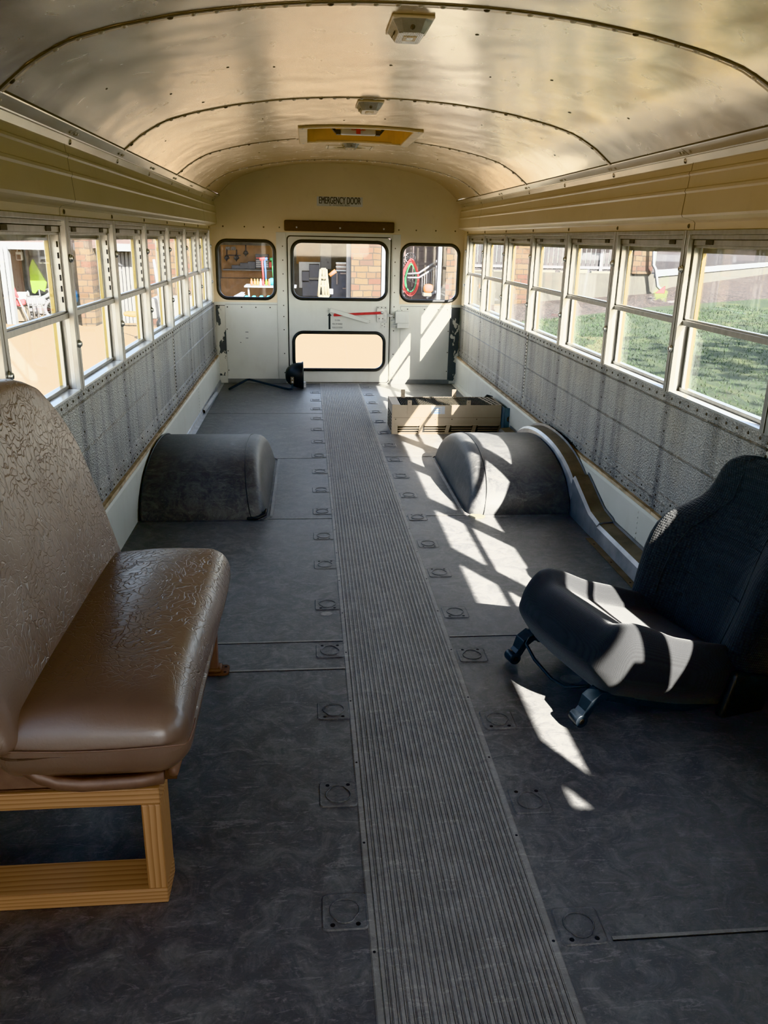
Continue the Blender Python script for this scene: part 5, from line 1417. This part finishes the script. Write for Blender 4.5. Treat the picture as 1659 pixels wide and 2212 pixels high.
b = MB().m(0).box(at(1108, 565, WY).x, at(1146, 565, WY).x, WY-.3, WY+.2, -.6, zf+.5); tag(b.build('stone_column', 'stone'), 'tan stone column interrupting the dark fence', 'column')
b = MB().m(0).box(at(1366, 560, WY).x, at(1409, 560, WY).x, WY-.1, WY+.3, zt2, 2.6); tag(b.build('stone_chimney', 'stone'), 'stone corner pier of the house beside the white downspout', 'pier')
b = MB().m(0); x = at(1254, 535, WY).x; 
for k in range(8): b.box(x+.15*k, x+.15*k+.15, WY-.2, WY-.17, zf-.12-.05*math.sin(k*PI/2+.5), zf+.05)
tag(b.build('canopy_valance', 'trim_w'), 'scalloped white canopy edge over the dark fence', 'canopy')
HS = thing('house', 'mauve sided house with white base trim beyond the lawn', 'house', at(1500, 580, 28))
A = at(1414, 583, WY); k_ = (at(1665, 566, 10).z-CAM.z)/10; Yb = (A.z-CAM.z)/k_; B = at(1665, 566, Yb)
A = Vector((A.x, A.y, 0)); B = Vector((B.x, B.y, 0)); d_ = (B-A).normalized(); E_ = A+d_*30; za = at(1414, 583, WY).z
zb = at(1414, 598, WY).z
def wseg(b, P, Q, z0, z1, off=0):
    nrm = Vector((d_.y, -d_.x, 0))*off; P = P+nrm; Q = Q+nrm
    return b.add([(P.x, P.y, z0), (Q.x, Q.y, z0), (Q.x, Q.y, z1), (P.x, P.y, z1)], [(0, 1, 2, 3)])
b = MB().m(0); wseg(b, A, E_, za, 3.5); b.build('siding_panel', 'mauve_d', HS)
b = MB().m(0); wseg(b, A, E_, zb, za, .06); b.build('base_trim', 'trim_w', HS)
b = MB().m(0); wseg(b, A, E_, -1.0, zb, .0); b.build('foundation', 'retain', HS)
b = MB().m(0, True); ptube(b, [(1414, 510), (1411, 572), (1416, 582), (1420, 618), (1428, 626)], WY-.3, .05, 8); b.build('downspout', 'trim_w', HS)
b = MB().m(0); c = at(1434, 640, 24.5); zz = gz(c.x); b.bar((c.x, 24.5, zz), (c.x, 24.5, zz+.35), .012, .012); b.m(1).add([(c.x, 24.5, zz+.33), (c.x-.28, 24.5, zz+.12), (c.x, 24.5, zz+.12)], [(0, 1, 2)])
tag(b.build('marker_flag', ['silver', 'hose_red']), 'small red marker flag stuck in the gravel by the lawn', 'flag')

# shade trees beyond the lawn, on the sunny side
def tree(x, y, r, hgt, label, seed):
    rt = random.Random(seed); t = thing('shade_tree', label, 'tree', (x, y, gz(x)), 'shade trees on the lawn')
    b = MB().m(0, True); z0 = gz(x); b.tube([(x, y, z0), (x+.1, y, z0+1.5), (x-.1, y+.1, z0+3.2), (x, y, hgt)], [.18, .14, .10, .05], 10)
    for k in range(6): a = 2*PI*k/6; b.tube([(x, y, z0+2.6+.2*k), (x+r*.6*math.cos(a), y+r*.6*math.sin(a), hgt-.3+.1*k)], [.06, .02], 6)
    b.build('trunk', 'bark', t)
    b = MB().m(0)
    for _ in range(1600):
        p = Vector((rt.gauss(0, .5)*r, rt.gauss(0, .5)*r, rt.gauss(0, .35)*r*.6)) + Vector((x, y, hgt)); a = Vector((rt.uniform(-1, 1), rt.uniform(-1, 1), rt.uniform(-1, 1))).normalized()
        u = a.orthogonal().normalized()*rt.uniform(.10, .2); w = a.cross(u)*.7; b.add([p-u, p-w, p+u, p+w], [(0, 1, 2, 3)])
    b.build('crown', 'leaf', t)
tree(9.5, -1.5, 2.6, 4.6, 'leafy shade tree on the lawn right of the bus, nearer one', 1)
tree(12.5, 5.5, 2.8, 5.0, 'leafy shade tree on the lawn right of the bus, farther one', 2)

# every small fitting its own part
def split_islands(o):
    me = o.data; n = len(me.vertices); par_ = list(range(n))
    def find(a):
        while par_[a] != a: par_[a] = par_[par_[a]]; a = par_[a]
        return a
    for e in me.edges:
        a, c = find(e.vertices[0]), find(e.vertices[1])
        if a != c: par_[a] = c
    groups = {}
    for p in me.polygons: groups.setdefault(find(p.vertices[0]), []).append(p)
    if len(groups) < 2: return
    for gi, ps in enumerate(groups.values()):
        mp = {}; vs = []; fs = []
        for p in ps:
            f = []
            for v in p.vertices:
                if v not in mp: mp[v] = len(vs); vs.append(me.vertices[v].co.copy())
                f.append(mp[v])
            fs.append(f)
        m2 = bpy.data.meshes.new(o.name); m2.from_pydata(vs, [], fs)
        for mt in me.materials: m2.materials.append(mt)
        m2.polygons.foreach_set('material_index', [p.material_index for p in ps]); m2.polygons.foreach_set('use_smooth', [p.use_smooth for p in ps]); m2.update()
        if gi == 0: keep = m2
        else:
            c = o.copy(); c.data = m2; C.objects.link(c)
    o.data = keep
SPLIT = ('screw', 'tack', 'hinge_arm', 'opening', 'drawer_rail', 'sticker', 'door_head_trim', 'drawer_pull', 'loose_strip', 'baluster', 'handrail', 'corner_trim', 'board_lining', 'adjuster', 'strike_bracket', 'lower_panel_x', 'door_pillar', 'kick_strip', 'outer_stile', 'lower_sash', 'paint_scratch', 'seat_frame_x', 'cap_rocks')
for o in list(bpy.data.objects):
    if o.type == 'MESH' and o.name.split('.')[0] in SPLIT and o.parent and not o.parent.name.startswith('window_'): split_islands(o)
bpy.data.objects['red_catch'].name = 'catch'

# ------------------------------------------------------------------ light and camera
sc = bpy.context.scene
w = bpy.data.worlds.new('sky'); sc.world = w; w.use_nodes = True; nt = w.node_tree; nt.nodes.clear()
sky = nt.nodes.new('ShaderNodeTexSky'); sky.sky_type = 'NISHITA'; sky.sun_disc = False; sky.sun_elevation = math.radians(34.3)
sdir = Vector((1, -1.93, 1.48)).normalized()
sky.sun_rotation = math.atan2(sdir.x, sdir.y); sky.air_density = 1.0; sky.dust_density = 1.5
bg = nt.nodes.new('ShaderNodeBackground'); bg.inputs[1].default_value = .74
wo = nt.nodes.new('ShaderNodeOutputWorld'); hsv = nt.nodes.new('ShaderNodeHueSaturation'); hsv.inputs['Saturation'].default_value = .62; nt.links.new(sky.outputs[0], hsv.inputs['Color']); nt.links.new(hsv.outputs[0], bg.inputs[0]); nt.links.new(bg.outputs[0], wo.inputs[0])
sl = bpy.data.lights.new('sun', 'SUN'); sl.energy = 32.0; sl.angle = math.radians(.6); sl.color = (1, .945, .865)
so = bpy.data.objects.new('sun', sl); C.objects.link(so); so.rotation_euler = sdir.to_track_quat('Z', 'Y').to_euler(); so.location = sdir*20
cd = bpy.data.cameras.new('camera'); co = bpy.data.objects.new('camera', cd); C.objects.link(co)
cd.sensor_fit = 'VERTICAL'; cd.sensor_height = 24; cd.lens = 24*F_PX/2212; cd.clip_start = .05; cd.clip_end = 300
co.matrix_world = Matrix.Translation(CAM) @ Matrix((RT, UP, -fw)).transposed().to_4x4()
sc.camera = co
sc.view_settings.view_transform = 'Khronos PBR Neutral'; sc.view_settings.exposure = .78; sc.view_settings.gamma = 1.10
sc.cycles.use_adaptive_sampling = True; sc.cycles.adaptive_threshold = .04; sc.cycles.adaptive_min_samples = 16
sc.cycles.max_bounces = 8; sc.cycles.diffuse_bounces = 4; sc.cycles.glossy_bounces = 3; sc.cycles.transparent_max_bounces = 16
sc.cycles.sample_clamp_indirect = 6; sc.cycles.caustics_reflective = False; sc.cycles.caustics_refractive = False
sc.cycles.use_denoising = True
